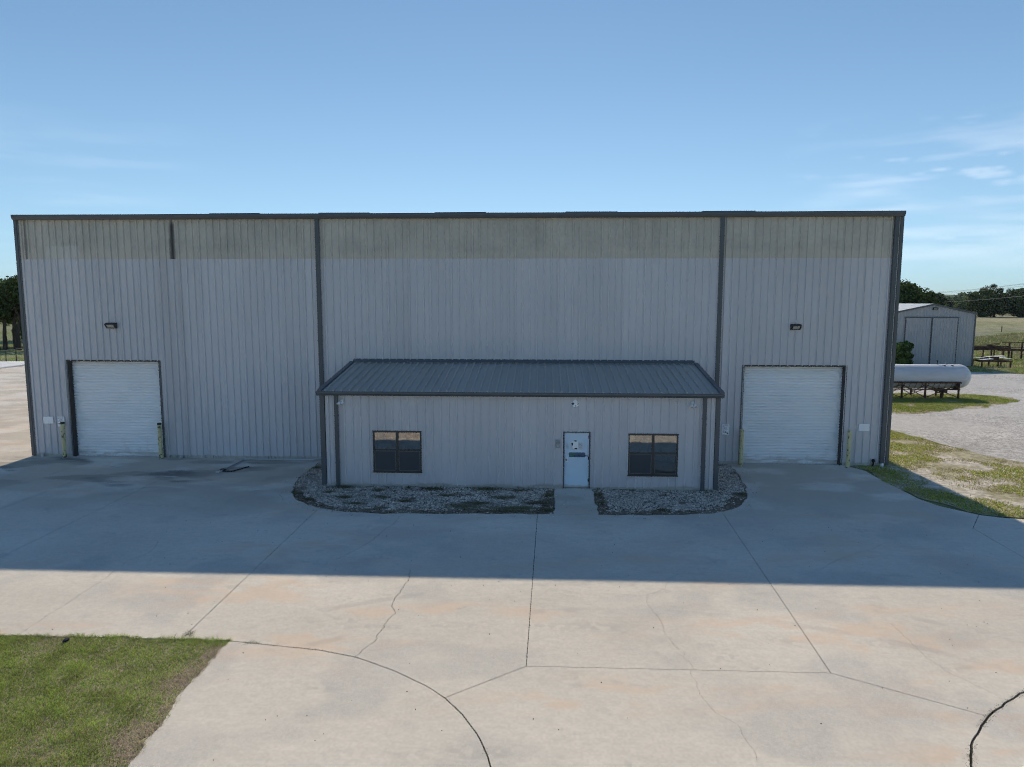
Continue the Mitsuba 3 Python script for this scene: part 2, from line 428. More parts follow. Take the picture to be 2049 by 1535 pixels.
scene['tree_leaf'] = {'type': 'principledthin', 'base_color': vc, 'roughness': 0.5, 'spec_trans': 0.0, 'diff_trans': 0.45, 'eta': 1.4}
scene['pebble'] = {'type': 'twosided', 'bsdf': {'type': 'principled', 'base_color': vc, 'roughness': 0.85, 'specular': 0.25}}

# ---------------------------------------------------------------- terrain
def disc(r, z, n=96, cx=20.0, cy=0.0):
    a = np.arange(n) * 2 * np.pi / n
    v = np.vstack([[[cx, cy, z]], np.c_[cx + r * np.cos(a), cy + r * np.sin(a), np.full(n, z)]])
    i = np.arange(n)
    return trimesh.Trimesh(v, np.stack([i * 0, i + 1, (i + 1) % n + 1], 1), process=False)


add('ground', disc(9000, -0.06), 'field_ground', kind='structure')


def ridge(az0, az1, r0, r1, top, seed, na=160, nr=14):
    az = np.radians(np.linspace(az0, az1, na)); rr = np.linspace(r0, r1, nr)
    A, R = np.meshgrid(az, rr, indexing='ij')
    X, Y = EYE[0] + R * np.sin(A), EYE[1] + R * np.cos(A)
    t = (R - r0) / (r1 - r0)
    hump = np.sin(np.pi * np.clip(t, 0, 1)) ** 0.8
    Z = -2 + hump * top * (0.65 + 0.7 * meshkit.fbm(np.stack([X / 520, Y / 900, 0 * X], -1), 4, seed)) + hump * 5.0 * meshkit.fbm(np.stack([X / 30, Y / 60, 0 * X], -1), 3, seed + 5)
    v = np.stack([X, Y, Z], -1).reshape(-1, 3)
    i, j = np.meshgrid(np.arange(na - 1), np.arange(nr - 1), indexing='ij')
    a = (i * nr + j).ravel()
    return trimesh.Trimesh(v, np.vstack([np.stack([a, a + nr, a + nr + 1], 1), np.stack([a, a + nr + 1, a + 1], 1)]), process=False)


add('hills', cat([ridge(-80, 80, 2300, 4200, 34, 3), ridge(-80, 80, 1250, 1900, 12, 9)]), 'hill_ground', smooth=True, kind='structure')

# the yard's outline and what is cut from it
bed_left = Polygon([(13.36, -0.05), (13.36, -1.77), (13.36, -2.8), (13.47, -3.98), (13.83, -5.4), (14.26, -6.17), (14.85, -6.85), (15.6, -7.36), (16.7, -7.72), (17.9, -7.8), (20.0, -7.72), (21.7, -7.66), (23.54, -7.62), (23.54, -4.3), (14.8, -4.3), (14.8, -0.05)])
bed_right = Polygon([(24.98, -7.6), (26.65, -7.56), (28.32, -7.40), (29.04, -7.12), (29.65, -6.69), (30.18, -5.89), (30.58, -4.91), (30.88, -3.49), (31.01, -2.33), (31.15, -1.06), (31.2, -0.05), (29.6, -0.05), (29.6, -4.3), (24.98, -4.3)])
bed_left = ragged(bed_left, 0.10, 0.12, 0.35, 1).buffer(0)
bed_right = ragged(bed_right, 0.10, 0.12, 0.35, 2).buffer(0)
lawn = Polygon([(16.64, -16.62), (16.60, -17.0), (16.62, -17.6), (16.66, -18.25), (16.66, -18.8), (16.72, -19.1), (16.76, -19.7), (16.86, -20.6), (17.1, -22.2), (17.3, -24.0), (17.0, -27.0), (9.0, -27.0), (4.5, -24.5), (3.0, -21.0), (4.0, -18.0), (6.5, -16.66), (11.7, -16.64), (14.4, -16.61)])
lawn = ragged(lawn, 0.09, 0.06, 0.25, 3)
right_edge = [(37.0, 0.6), (36.22, 0.3), (36.22, -0.35), (36.5, -0.9), (36.52, -1.9), (36.5, -3.58), (36.57, -5.2), (36.8, -6.05), (37.18, -6.55), (37.6, -7.03), (38.1, -7.28), (38.9, -7.48), (41.0, -7.8), (46.0, -8.0), (46.0, -34.0), (-12.0, -34.0), (-34.4, -20.0), (-34.4, 60.0), (-0.2, 60.0), (-0.2, 26.0), (37.0, 26.0)]
yard = ragged(Polygon(right_edge), 0.035, 0.12, 0.3, 4)

arc_left = [(16.64, -16.66), (17.6, -16.80), (18.63, -16.95), (19.47, -17.21), (20.32, -17.67), (21.05, -18.2), (21.4, -18.53), (21.77, -19.03), (22.08, -19.57), (22.28, -20.07), (22.42, -20.6), (22.5, -21.6), (22.4, -23.5), (21.9, -26.0), (21.5, -34.0)]
arc_right = [(46.0, -16.6), (36.0, -16.9), (33.2, -17.25), (31.84, -17.86), (31.25, -18.26), (30.78, -18.61), (30.39, -18.98), (29.98, -19.46), (29.62, -20.02), (29.4, -20.9), (29.35, -22.5), (29.8, -26.0), (30.5, -34.0)]


def wiggle(pts, amp, seed, step=0.15):
    l = LineString(pts); n = max(2, int(l.length / step))
    p = np.array([l.interpolate(i / n, normalized=True).coords[0] for i in range(n + 1)])
    k = np.c_[p * 4.5, np.zeros(len(p))]
    d = np.stack([meshkit.fbm(k, 3, seed) - 0.5, meshkit.fbm(k, 3, seed + 9) - 0.5], 1) * 2 * amp
    d[0] = d[-1] = 0
    return LineString(p + d)


joint_lines = [  # (points, half width)
    ([(8.22, 0.1), (8.03, -3.78), (8.22, -12.3), (8.3, -18.0)], 0.007),
    ([(15.50, -7.2), (15.60, -16.7)], 0.008),
    ([(22.95, -7.5), (22.82, -17.38)], 0.008),
    ([(29.12, -7.2), (28.61, -17.36)], 0.008),
    ([(22.82, -17.38), (28.61, -17.36)], 0.007),
    ([(22.82, -17.38), (21.38, -18.55)], 0.008),
    ([(28.61, -17.36), (30.72, -18.66)], 0.008),
    ([(37.62, -6.9), (36.52, -8.42), (36.39, -10.95), (36.2, -17.0)], 0.009),
    ([(-0.3, -0.2), (-12, -9.5), (-12, -34)], 0.008),
    ([(-0.3, 16.0), (-34.5, 16.0)], 0.009),
    ([(-17.5, -17.0), (-17.5, 60.0)], 0.009),
    ([(-0.3, 32.0), (-34.5, 32.0)], 0.009),
    ([(23.57, -5.9), (25.0, -5.9)], 0.004),
    ([(23.4, -7.60), (25.1, -7.59)], 0.008),
]
cracks = [
    ([(19.63, -12.6), (19.76, -13.38), (19.68, -13.85), (19.69, -14.06), (19.6, -14.3), (19.67, -14.82), (19.77, -15.23), (19.69, -15.54), (19.66, -16.24), (19.69, -16.5), (19.52, -16.89), (19.43, -17.18)], 0.007),
    ([(18.46, -7.7), (18.39, -8.86), (18.25, -9.45), (18.04, -10.63), (17.65, -11.7), (17.2, -12.5)], 0.005),
    ([(11.81, -10.6), (12.11, -11.7), (12.0, -12.05), (11.88, -12.4), (11.94, -12.82), (11.98, -13.43), (12.01, -13.97), (12.05, -14.42), (12.01, -15.7), (12.03, -16.19), (12.05, -16.55)], 0.004),
    ([(23.12, -13.5), (23.52, -13.73), (24.06, -13.94), (24.93, -13.9), (25.58, -13.98), (25.66, -13.92)], 0.0026),
    ([(25.66, -13.92), (25.6, -14.48), (25.75, -15.44), (25.72, -15.95), (26.0, -16.9), (26.07, -17.37)], 0.0022),
    ([(26.0, -17.38), (25.96, -17.98), (26.07, -18.68), (26.41, -19.17), (26.44, -19.75), (26.5, -21.0)], 0.0022),
    ([(25.66, -13.92), (26.13, -13.54), (26.29, -12.98), (26.83, -12.45), (28.8, -12.1)], 0.003),
    ([(29.3, -12.05), (30.26, -12.19), (31.24, -11.35), (33.09, -9.99), (33.85, -10.16)], 0.003),
    ([(30.75, -15.2), (30.76, -16.48), (30.8, -17.04), (31.14, -17.73), (31.37, -18.13)], 0.0026),
    ([(17.8, -13.2), (17.0, -13.5), (16.1, -14.3)], 0.0026),
]
cuts = [LineString(p).buffer(w, cap_style=2) for p, w in joint_lines]
cuts += [wiggle(p, 0.075, 40 + i, 0.04).buffer(w, cap_style=2) for i, (p, w) in enumerate(cracks)]
cuts += [wiggle(arc_left, 0.012, 71).buffer(0.012), wiggle(arc_right, 0.03, 72).buffer(0.019)]
cut = unary_union(cuts + [bed_left, bed_right, lawn])
pad_area = sbox(14.78, -4.34, 29.6, 0.05)
slabs = yard.difference(cut).difference(pad_area).difference(sbox(0.05, 0.3, 37.7, 24.6))
walk_zone = sbox(23.3, -7.605, 25.3, -4.3)
pieces = sorted([g for g in getattr(slabs, 'geoms', [slabs]) if g.area > 0.02], key=lambda g: (-round(g.area, 2), g.centroid.x))
island_left = Polygon(arc_left + [(5, -34), (5, -16.6)]).buffer(0)
n_slab = 0
for g in pieces:
    c = g.representative_point()
    rough = island_left.contains(c)
    m = extrude(g, 0.11, -0.11)
    if g.within(walk_zone.buffer(0.3)) and g.area < 4:
        key = key_of('door_path')
        scene[key] = mikit.ply(m, 'concrete'); labels[key] = {'kind': 'structure'}
        continue
    key = key_of('concrete_yard__slab')
    scene[key] = mikit.ply(m, 'rough_concrete' if rough else 'concrete')
labels['concrete_yard'] = {'kind': 'structure'}
# dark soil fills the joints
add('yard_base', extrude(yard.difference(sbox(0.05, 0.3, 37.7, 24.6)), 0.01, -0.036), 'joint_fill', kind='structure')

gravel_lot = ragged(Polygon([(38.0, 40), (38.2, 22), (39.0, 12.5), (42.2, 8.4), (42.9, 5.0), (43.6, 1.9), (44.6, 0.2), (47.0, -3.0), (60.0, -6.0), (95.0, -4.0), (120, 20), (118, 36), (82, 35), (70, 39.5), (65, 42), (64.5, 45.5), (60, 47.0), (58, 45), (50, 46)]), 0.9, 0.8, 3.0, 5)
add('gravel_lot', extrude(gravel_lot, 0.01, -0.045), 'gravel_ground', kind='structure')
verge = Polygon([(36.3, 0.4), (36.6, -0.8), (36.6, -5.0), (37.3, -6.5), (38.6, -7.3), (41.5, -7.65), (52, -7.9), (56, -6.0), (47.0, -2.6), (44.4, 0.9), (43.4, 2.8), (42.7, 5.9), (41.9, 9.6), (39.0, 13.0), (37.8, 30.0), (36.3, 30.0)])
verge_sheet = ragged(verge, 0.5, 0.4, 1.6, 6)
add('grass_verge', extrude(verge_sheet.difference(sbox(-1, 0.02, 37.75, 30)), 0.012, -0.04), 'verge_ground', kind='structure')
tank_grass = ragged(Polygon([(44, 15.5), (46.05, 14.4), (48.0, 15.0), (50.0, 16.8), (52.4, 17.6), (55.0, 19.4), (57.5, 21.2), (57.0, 23.2), (55.7, 24.4), (49.7, 24.4), (44, 24.5)]), 0.8, 0.5, 1.5, 7)
add('tank_verge', extrude(tank_grass, 0.012, -0.036), 'verge_ground', kind='structure')
mat('dry_soil', (0.33, 0.285, 0.225), 0.95, 0.1)
lawn_key = add('lawn_soil', extrude(lawn, 0.03, -0.05), 'dry_soil', kind='structure')
add('gravel_bed', extrude(unary_union([bed_left, bed_right]).difference(sbox(14.9, -4.2, 29.5, 0)), 0.03, -0.045), 'soil', kind='structure')
pad = Polygon([(-32.75, 30.0), (-32.9, 44.0), (-33.4, 46.9), (-38.5, 46.6), (-64, 44.5), (-62, 30)])
add('pale_concrete_pad', extrude(pad, 0.17, -0.02), 'pad_concrete', kind='structure')

# ---------------------------------------------------------------- the large warehouse
WH = thing('warehouse', 'tall grey metal warehouse with dark trim, yellowish upper wall band and two white roll-up doors', 'building')
FT = 0.3048


def rib_profile(x0, x1, off=0.0, back=0.03, rib=0.050, flip=1):
    """Outline (x, y) of one ribbed panel from x0 to x1, ribs every foot counted from off; -y is outside."""
    pts = [(x0, 0.0)]
    k = math.floor((x0 - off) / FT) - 1
    while off + k * FT < x1 + FT:
        c = off + k * FT
        for dx, dy in ((-0.038, 0), (-0.022, -rib), (0.022, -rib), (0.038, 0)):
            if x0 < c + dx < x1:
                pts.append((c + dx, dy))
        k += 1
    pts += [(x1, 0.0), (x1, back), (x0, back)]
    return Polygon(pts).buffer(0)


def panel_mesh(x0, x1, z0, z1, y, off, holes, gap=0.004):
    """A wall panel as one mesh, cut round the openings (xa, xb, za, zb)."""
    prof = rib_profile(x0 + gap / 2, x1 - gap / 2, off)
    xs = sorted({x0, x1, *[min(max(v, x0), x1) for h in holes for v in h[:2]]})
    ms = []
    for a, b in zip(xs[:-1], xs[1:]):
        if b - a < 1e-4: continue
        spans = [(z0, z1)]
        for xa, xb, za, zb in holes:
            if xa < (a + b) / 2 < xb:
                spans = [s for lo, hi in spans for s in ((lo, min(hi, za)), (max(lo, zb), hi)) if s[1] - s[0] > 1e-3]
        strip = prof.intersection(sbox(a, -1, b, 1))
        for lo, hi in spans:
            m = extrude(strip, hi - lo, lo); m.apply_translation((0, y, 0)); ms.append(m)
    return cat(ms) if ms else None


DOOR_L = (1.93, 6.10, 0.0, 4.36)
DOOR_R = (31.65, 35.92, 0.0, 4.29)
OFF = 0.26
edges = [0.12]
x = OFF + 3 * FT * 0.5 + 0.07
while x < 37.6:
    edges.append(x); x += 3 * FT
edges.append(37.78)
for a, b in zip(edges[:-1], edges[1:]):
    m = panel_mesh(a, b, 0.10, BAND, 0.0, OFF, [DOOR_L, DOOR_R])
    add('wall_panel', m, 'painted_wall', parent=WH)
    m = panel_mesh(a, b, BAND - 0.06, H + 0.04, -0.0035, OFF, [])
    add('upper_panel', m, 'fibreglass', parent=WH)
labels[f'{WH}__upper_panel'] = {'label': 'yellowish translucent wall panel, speckled with grime'}
# concrete footing shows under the sheets
foot = [bx(0.02, DOOR_L[0], -0.01, 0.2, -0.05, 0.12), bx(DOOR_L[1], 14.9, -0.01, 0.2, -0.05, 0.12), bx(29.5, DOOR_R[0], -0.01, 0.2, -0.05, 0.12), bx(DOOR_R[1], 37.88, -0.01, 0.2, -0.05, 0.12)]
for m in foot: add('footing', m, 'rough_concrete', parent=WH)
# side, back and inner wall sheets
side = []
for xs, sgn in ((0.0, -1), (37.88, 1)):
    m = extrude(rib_profile(0.0, DEPTH, 0.2), H + 0.9, 0.1)
    M = np.array([[0, -sgn * -1.0, 0, xs], [1, 0, 0, 0.02], [0, 0, 1, 0], [0, 0, 0, 1.0]])
    m.apply_transform(M); side.append(m)
gable = Polygon([(0, 0), (DEPTH, 0), (DEPTH, H), (DEPTH / 2, H + 1.04), (0, H)])
side_cut = []
for xs in (0.015, 37.845):
    m = trimesh.creation.extrude_polygon(gable, 0.03, engine='earcut')
    m.apply_transform(np.array([[0, 0, 1, xs], [1, 0, 0, 0.05], [0, 1, 0, 0], [0, 0, 0, 1.0]])); side_cut.append(m)
ribs = [bx(xs, xs + 0.035, 0.2 + k * FT, 0.24 + k * FT, 0.1, H) for xs in (-0.02, 37.876) for k in range(int(DEPTH / FT) - 1)]
add('side_wall', cat(side_cut + ribs), 'painted_wall', parent=WH)
add('back_wall', bx(0.05, 37.85, DEPTH, DEPTH + 0.06, 0, H), 'painted_wall', parent=WH)
add('inner_wall', cat([bx(0.06, DOOR_L[0] - 0.02, 0.34, 0.38, 0, H), bx(DOOR_L[1] + 0.02, DOOR_R[0] - 0.02, 0.34, 0.38, 0, H), bx(DOOR_R[1] + 0.02, 37.84, 0.34, 0.38, 0, H), bx(DOOR_L[0] - 0.02, DOOR_L[1] + 0.02, 0.34, 0.38, 4.4, H), bx(DOOR_R[0] - 0.02, DOOR_R[1] + 0.02, 0.34, 0.38, 4.4, H)]), 'liner', parent=WH)
# roof, ridge, ridge vents
ZR = 11.72
roof_prof = [(-0.10, 10.66), (12.5, ZR), (25.15, 10.66), (25.15, 10.60), (12.5, ZR - 0.06), (-0.10, 10.60)]
roof = [along_x(roof_prof, -0.04, 37.94)]
for k in range(124):
    xx = 0.1 + k * FT
    roof.append(along_x([(-0.10, 10.66), (12.5, ZR), (12.5, ZR + 0.03), (-0.10, 10.69)], xx, xx + 0.05))
RF = add('roof', cat(roof), 'roof_metal', parent=WH)
for i, xc in enumerate((4.4, 11.1, 18.1, 25.9, 33.9)):
    vent = along_x([(12.1, ZR - 0.04), (12.1, ZR + 0.30), (11.95, ZR + 0.34), (12.2, ZR + 0.55), (12.8, ZR + 0.55), (13.05, ZR + 0.34), (12.9, ZR + 0.30), (12.9, ZR - 0.04)], xc - 1.53, xc + 1.53)
    add('ridge_vent', vent, 'dark_trim', parent=RF)
# gutter along the eave
gut = [(0.02, 10.70), (-0.24, 10.70), (-0.25, 10.68), (-0.25, 10.60), (-0.215, 10.52), (-0.20, 10.495), (-0.02, 10.495), (0.02, 10.50)]
add('gutter', cat([along_x(gut, 0.03 + i * 6.31, 0.03 + (i + 1) * 6.31 - 0.003) for i in range(6)]), 'dark_trim', parent=WH)
add('gutter_lip', along_x([(-0.252, 10.672), (-0.262, 10.672), (-0.262, 10.70), (-0.252, 10.70)], 0.03, 37.88), 'dark_trim', parent=WH)
# corner trims: an outer flange and a folded return
for xa, xb, xr0, xr1 in ((-0.03, 0.085, 0.088, 0.150), (37.80, 37.925, 37.765, 37.797)):
    t = cat([bx(xa, xb, -0.046, 0.03, 0.02, 10.52), bx(xr0, xr1, -0.030, 0.03, 0.02, 10.52), bx(xa - 0.012 if xa < 1 else xb, xa if xa < 1 else xb + 0.012, -0.046, 0.16, 0.02, 10.52)])
    add('corner_trim', t, 'dark_trim', parent=WH)


def downspout(x, y, z0, z1, w=0.15, d=0.11):
    ms = [bx(x - w / 2, x + w / 2, y - d, y, z0, z1)]
    for k in (-1, 0, 1):
        ms.append(bx(x + k * w / 3 - 0.012, x + k * w / 3 + 0.012, y - d - 0.008, y - d + 0.001, z0, z1))
    for z in np.linspace(z0 + 0.8, z1 - 0.8, max(2, int((z1 - z0) / 3))):
        ms.append(bx(x - w / 2 - 0.02, x + w / 2 + 0.02, y - d - 0.012, y, z, z + 0.03))
    return cat(ms)


add('downspout', downspout(13.40, -0.036, 0.06, 10.5, 0.17), 'dark_trim', parent=WH)
add('downspout', downspout(30.53, -0.036, 0.06, 10.5, 0.17), 'dark_trim', parent=WH)
add('downspout', downspout(37.625, -0.036, 0.12, 10.5, 0.17), 'dark_trim', parent=WH)
# roll-up doors
for nm, (xa, xb, za, zb) in (('left', DOOR_L), ('right', DOOR_R)):
    D = key_of(f'{WH}__roll_up_door')
    n_s = 34
    zz0, zz1 = 0.14, zb + 0.02
    pts = []
    hh = (zz1 - zz0) / n_s
    for i in range(n_s):
        for t, o in ((0.0, 0.0), (0.05, -0.018), (0.20, -0.034), (0.44, -0.042), (0.68, -0.038), (0.83, -0.024), (0.84, 0.035), (0.995, 0.035)):
            pts.append((0.25 + o, zz0 + (i + t) * hh))
    pts.append((0.25, zz1))
    prof = pts + [(0.305, zz1), (0.305, zz0)]
    scene[D] = mikit.ply(along_x(prof, xa + 0.01, xb - 0.01), 'curtain_metal')
    labels[D] = {'label': 'white roll-up door, closed, between two yellow bollards'}
    add('bottom_bar', cat([bx(xa + 0.02, xb - 0.02, 0.225, 0.285, 0.03, 0.14), bx(xa + 0.02, xb - 0.02, 0.235, 0.275, 0.005, 0.03)]), 'curtain_metal', parent=D)
    add('jamb', bx(xa - 0.001, xa + 0.035, -0.02, 0.33, 0.0, zb - 0.04), 'brown_jamb', parent=D)
    add('jamb', bx(xb - 0.035, xb + 0.001, -0.02, 0.33, 0.0, zb - 0.04), 'brown_jamb', parent=D)
    add('head_trim', cat([bx(xa - 0.05, xb + 0.05, -0.048, 0.0, zb - 0.035, zb + 0.03), bx(xa, xb, 0.0, 0.33, zb - 0.035, zb)]), 'brown_jamb', parent=D)
    add('edge_trim', bx(xa - 0.06, xa - 0.003, -0.044, 0.0, 0.02, zb - 0.037), 'dark_trim', parent=D)
    add('edge_trim', bx(xb + 0.003, xb + 0.06, -0.044, 0.0, 0.02, zb - 0.037), 'dark_trim', parent=D)
    add('sill', bx(xa, xb, -0.02, 0.34, -0.03, 0.004), 'rough_concrete', parent=D)

# ---------------------------------------------------------------- the office lean-to
OF = thing('office_annex', 'low grey metal office lean-to with dark ribbed shed roof, built against the warehouse front', 'building')
YF = -AD
WIN1 = (16.69, 18.53, 0.57, 2.13)
WIN2 = (26.29, 28.13, 0.55, 2.11)
ODOOR = (23.88, 24.87, 0.02, 2.17)
OOFF = 15.0
edges = [AX0 + 0.12]
x = OOFF + 0.5 * FT + 0.02
while x < AX1 - 0.3:
    edges.append(x); x += 3 * FT
edges.append(AX1 - 0.16)
for a, b in zip(edges[:-1], edges[1:]):
    full = [h for h in (WIN1, WIN2, ODOOR) if h[0] <= a and h[1] >= b]
    for z0, z1 in ([(0.06, full[0][2]), (full[0][3], AEAVE + 0.06)] if full else [(0.06, AEAVE + 0.06)]):
        m = panel_mesh(a, b, z0, z1, YF, OOFF, [] if full else [WIN1, WIN2, ODOOR])
        if m is not None:
            add('wall_panel', m, 'painted_wall', parent=OF)
for m in (bx(AX0, ODOOR[0], YF - 0.005, YF + 0.2, -0.06, 0.08), bx(ODOOR[1], AX1, YF - 0.005, YF + 0.2, -0.06, 0.08), bx(ODOOR[0], ODOOR[1], YF - 0.02, YF + 0.2, -0.06, 0.022)):
    add('footing', m, 'rough_concrete', parent=OF)
sidep = Polygon([(YF + 0.01, 0.06), (-0.04, 0.06), (-0.04, ARIDGE - 0.06), (YF + 0.01, AEAVE)])
for xs in (AX0 + 0.01, AX1 - 0.04):
    m = trimesh.creation.extrude_polygon(sidep, 0.03, engine='earcut')
    m.apply_transform(np.array([[0, 0, 1, xs], [1, 0, 0, 0], [0, 1, 0, 0], [0, 0, 0, 1.0]]))
    out = -1 if xs < 20 else 1
    rb = [bx(min(xs + (0 if out < 0 else 0.03) + out * 0.03, xs + (0 if out < 0 else 0.03)), max(xs + (0 if out < 0 else 0.03) + out * 0.03, xs + (0 if out < 0 else 0.03)), YF + 0.15 + k * FT, YF + 0.20 + k * FT, 0.06, AEAVE) for k in range(14)]
    add('side_wall', cat([m] + rb), 'painted_wall', parent=OF)
add('floor', bx(AX0 + 0.05, AX1 - 0.05, YF + 0.21, -0.06, -0.05, 0.05), 'liner', parent=OF)
add('ceiling', bx(AX0 + 0.05, AX1 - 0.05, YF + 0.05, -0.06, 2.70, 2.74), 'liner', parent=OF)
# roof: eight-foot run of ribbed sheets, each a part
RY0, RY1 = YF - 0.20, -0.05
RZ0, RZ1 = 3.66, 4.33


def roof_sheet(x0, x1, off):
    prof = rib_profile(x0, x1, off, back=0.012, rib=0.060)
    m = extrude(prof, 1.0, 0.0)
    v = m.vertices.copy()
    t = v[:, 2]
    y = RY0 + (RY1 - RY0) * t
    z = RZ0 + (RZ1 - RZ0) * t - v[:, 1]
    m.vertices = np.c_[v[:, 0], y, z]
    m.invert()
    return m


x = AX0 + 0.05
ORF = f'{OF}__roof'
scene[ORF] = mikit.ply(trimesh.Trimesh(*[a for a in ((lambda m: (m.vertices, m.faces))(along_x([(RY0 + 0.02, RZ0 - 0.05), (RY1, RZ1 - 0.05), (RY1, RZ1 - 0.02), (RY0 + 0.02, RZ0 - 0.02)], AX0 + 0.02, AX1 - 0.02)))], process=False), 'roof_metal')
while x < AX1 - 0.06:
    b = min(x + 3 * FT, AX1 - 0.05)
    add('roof_sheet', roof_sheet(x + 0.002, b - 0.002, AX0 + 0.2), 'roof_metal', parent=ORF)
    x = b
slope = (RZ1 - RZ0) / (RY1 - RY0)
for xs in (AX0 - 0.09, AX1 - 0.07):
    r = Polygon([(RY0 - 0.06, RZ0 - 0.16), (RY1 + 0.04, RZ1 - 0.15), (RY1 + 0.04, RZ1 + 0.07), (RY0 - 0.06, RZ0 + 0.06)])
    m = trimesh.creation.extrude_polygon(r, 0.16, engine='earcut')
    m.apply_transform(np.array([[0, 0, 1, xs], [1, 0, 0, 0], [0, 1, 0, 0], [0, 0, 0, 1.0]]))
    add('rake_trim', m, 'dark_trim', parent=ORF)
# flashing where the roof meets the tall wall, over closure gaps between ribs
add('head_flashing', cat([along_x([(-0.09, RZ1 + 0.045), (-0.034, RZ1 + 0.16), (-0.034, RZ1 + 0.18), (-0.11, RZ1 + 0.06), (-0.11, RZ1 + 0.035)], AX0 + 0.06, AX1 - 0.06)]), 'dark_trim', parent=ORF)
og = [(YF - 0.02, 3.66), (YF - 0.27, 3.66), (YF - 0.285, 3.64), (YF - 0.285, 3.585), (YF - 0.25, 3.525), (YF - 0.235, 3.505), (YF - 0.02, 3.505)]
add('gutter', cat([along_x(og, AX0 - 0.13 + i * 5.01, AX0 - 0.13 + (i + 1) * 5.01 - 0.003) for i in range(3)]), 'dark_trim', parent=OF)
for xa, xb in ((AX0 - 0.065, AX0 + 0.10), (AX1 - 0.15, AX1 + 0.0)):
    ow = xa if xa < 20 else xb
    s = -1 if xa < 20 else 1
    add('corner_trim', cat([bx(xa, xb, YF - 0.045, YF + 0.03, 0.03, 3.50), bx(min(ow, ow + s * 0.012), max(ow, ow + s * 0.012), YF - 0.045, YF + 0.14, 0.03, 3.50)]), 'dark_trim', parent=OF)
for xx in (15.33, 29.05):
    D = add('downspout', downspout(xx, YF - 0.036, 0.10, 3.51, 0.135, 0.10), 'dark_trim', parent=OF)
    add('spout_elbow', cat([along_y([(xx - 0.065, 0.0), (xx + 0.065, 0.0), (xx + 0.065, 0.10), (xx - 0.065, 0.10)], YF - 0.22, YF - 0.03)]), 'dark_trim', parent=D)


def warped_pane(x0, x1, z0, z1, y, amp, ph, nx=12, nz=8):
    X, Z = np.meshgrid(np.linspace(x0, x1, nx), np.linspace(z0, z1, nz), indexing='ij')
    U, V = (X - x0) / (x1 - x0), (Z - z0) / (z1 - z0)
    Y = y + amp * (np.sin(np.pi * U) * np.sin(np.pi * V) + 0.25 * np.sin(2 * np.pi * (U + ph)) * V)
    v = np.stack([X, Y, Z], -1).reshape(-1, 3)
    i, j = np.meshgrid(np.arange(nx - 1), np.arange(nz - 1), indexing='ij')
    a = (i * nz + j).ravel()
    return trimesh.Trimesh(v, np.vstack([np.stack([a, a + nz, a + nz + 1], 1), np.stack([a, a + nz + 1, a + 1], 1)]), process=False)


def ring(x0, x1, z0, z1, t, y0, y1, tb=None):
    tb = t if tb is None else tb
    return cat([bx(x0, x1, y0, y1, z1 - t, z1), bx(x0, x1, y0, y1, z0, z0 + tb), bx(x0, x0 + t, y0, y1, z0 + tb, z1 - t), bx(x1 - t, x1, y0, y1, z0 + tb, z1 - t)])


def window(xa, xb, za, zb, screens, ph):
    Wk = key_of(f'{OF}__window')
    scene[Wk] = mikit.ply(cat([ring(xa, xb, za, zb, 0.045, YF - 0.055, YF + 0.09), bx(xa - 0.02, xb + 0.02, YF - 0.062, YF - 0.030, zb - 0.012, zb + 0.022), bx(xa - 0.02, xb + 0.02, YF - 0.085, YF - 0.03, za - 0.03, za + 0.012)]), 'window_frame')
    labels[Wk] = {'label': 'dark framed twin window, tan glare in the upper panes'}
    xm = (xa + xb) / 2
    add('mullion', bx(xm - 0.045, xm + 0.045, YF - 0.045, YF + 0.08, za + 0.045, zb - 0.045), 'window_frame', parent=Wk)
    zr = za + (zb - za) * 0.525
    for k, (x0, x1) in enumerate(((xa + 0.045, xm - 0.045), (xm + 0.045, xb - 0.045))):
        add('meeting_rail', bx(x0, x1, YF - 0.02, YF + 0.05, zr - 0.005, zr + 0.045), 'window_frame', parent=Wk)
        add('sash', ring(x0 + 0.008, x1 - 0.008, za + 0.05, zr - 0.008, 0.022, YF - 0.045, YF - 0.015), 'sash_edge', parent=Wk)
        add('upper_pane', warped_pane(x0, x1, zr + 0.03, zb - 0.045, YF + 0.01, 0.0012, ph + k * 0.37), 'tinted_glass', smooth=True, parent=Wk)
        add('lower_pane', warped_pane(x0 + 0.02, x1 - 0.02, za + 0.06, zr, YF + 0.018, 0.0010, ph + k * 0.2), 'tinted_glass', smooth=True, parent=Wk)
        if screens[k]:
            add('insect_screen', bx(x0 + 0.028, x1 - 0.028, YF - 0.030, YF - 0.026, za + 0.07, zr - 0.028), 'insect_screen', parent=Wk)
        sl = []
        z = za + 0.06
        while z < zb - 0.06:
            sl.append(along_x([(YF + 0.10, z + 0.008), (YF + 0.15, z), (YF + 0.15, z + 0.0025), (YF + 0.10, z + 0.0105)], x0, x1)); z += 0.042
        add('blind', cat(sl), 'blind', parent=Wk)


window(*WIN1, (True, True), 0.1)
window(*WIN2, (True, False), 0.55)
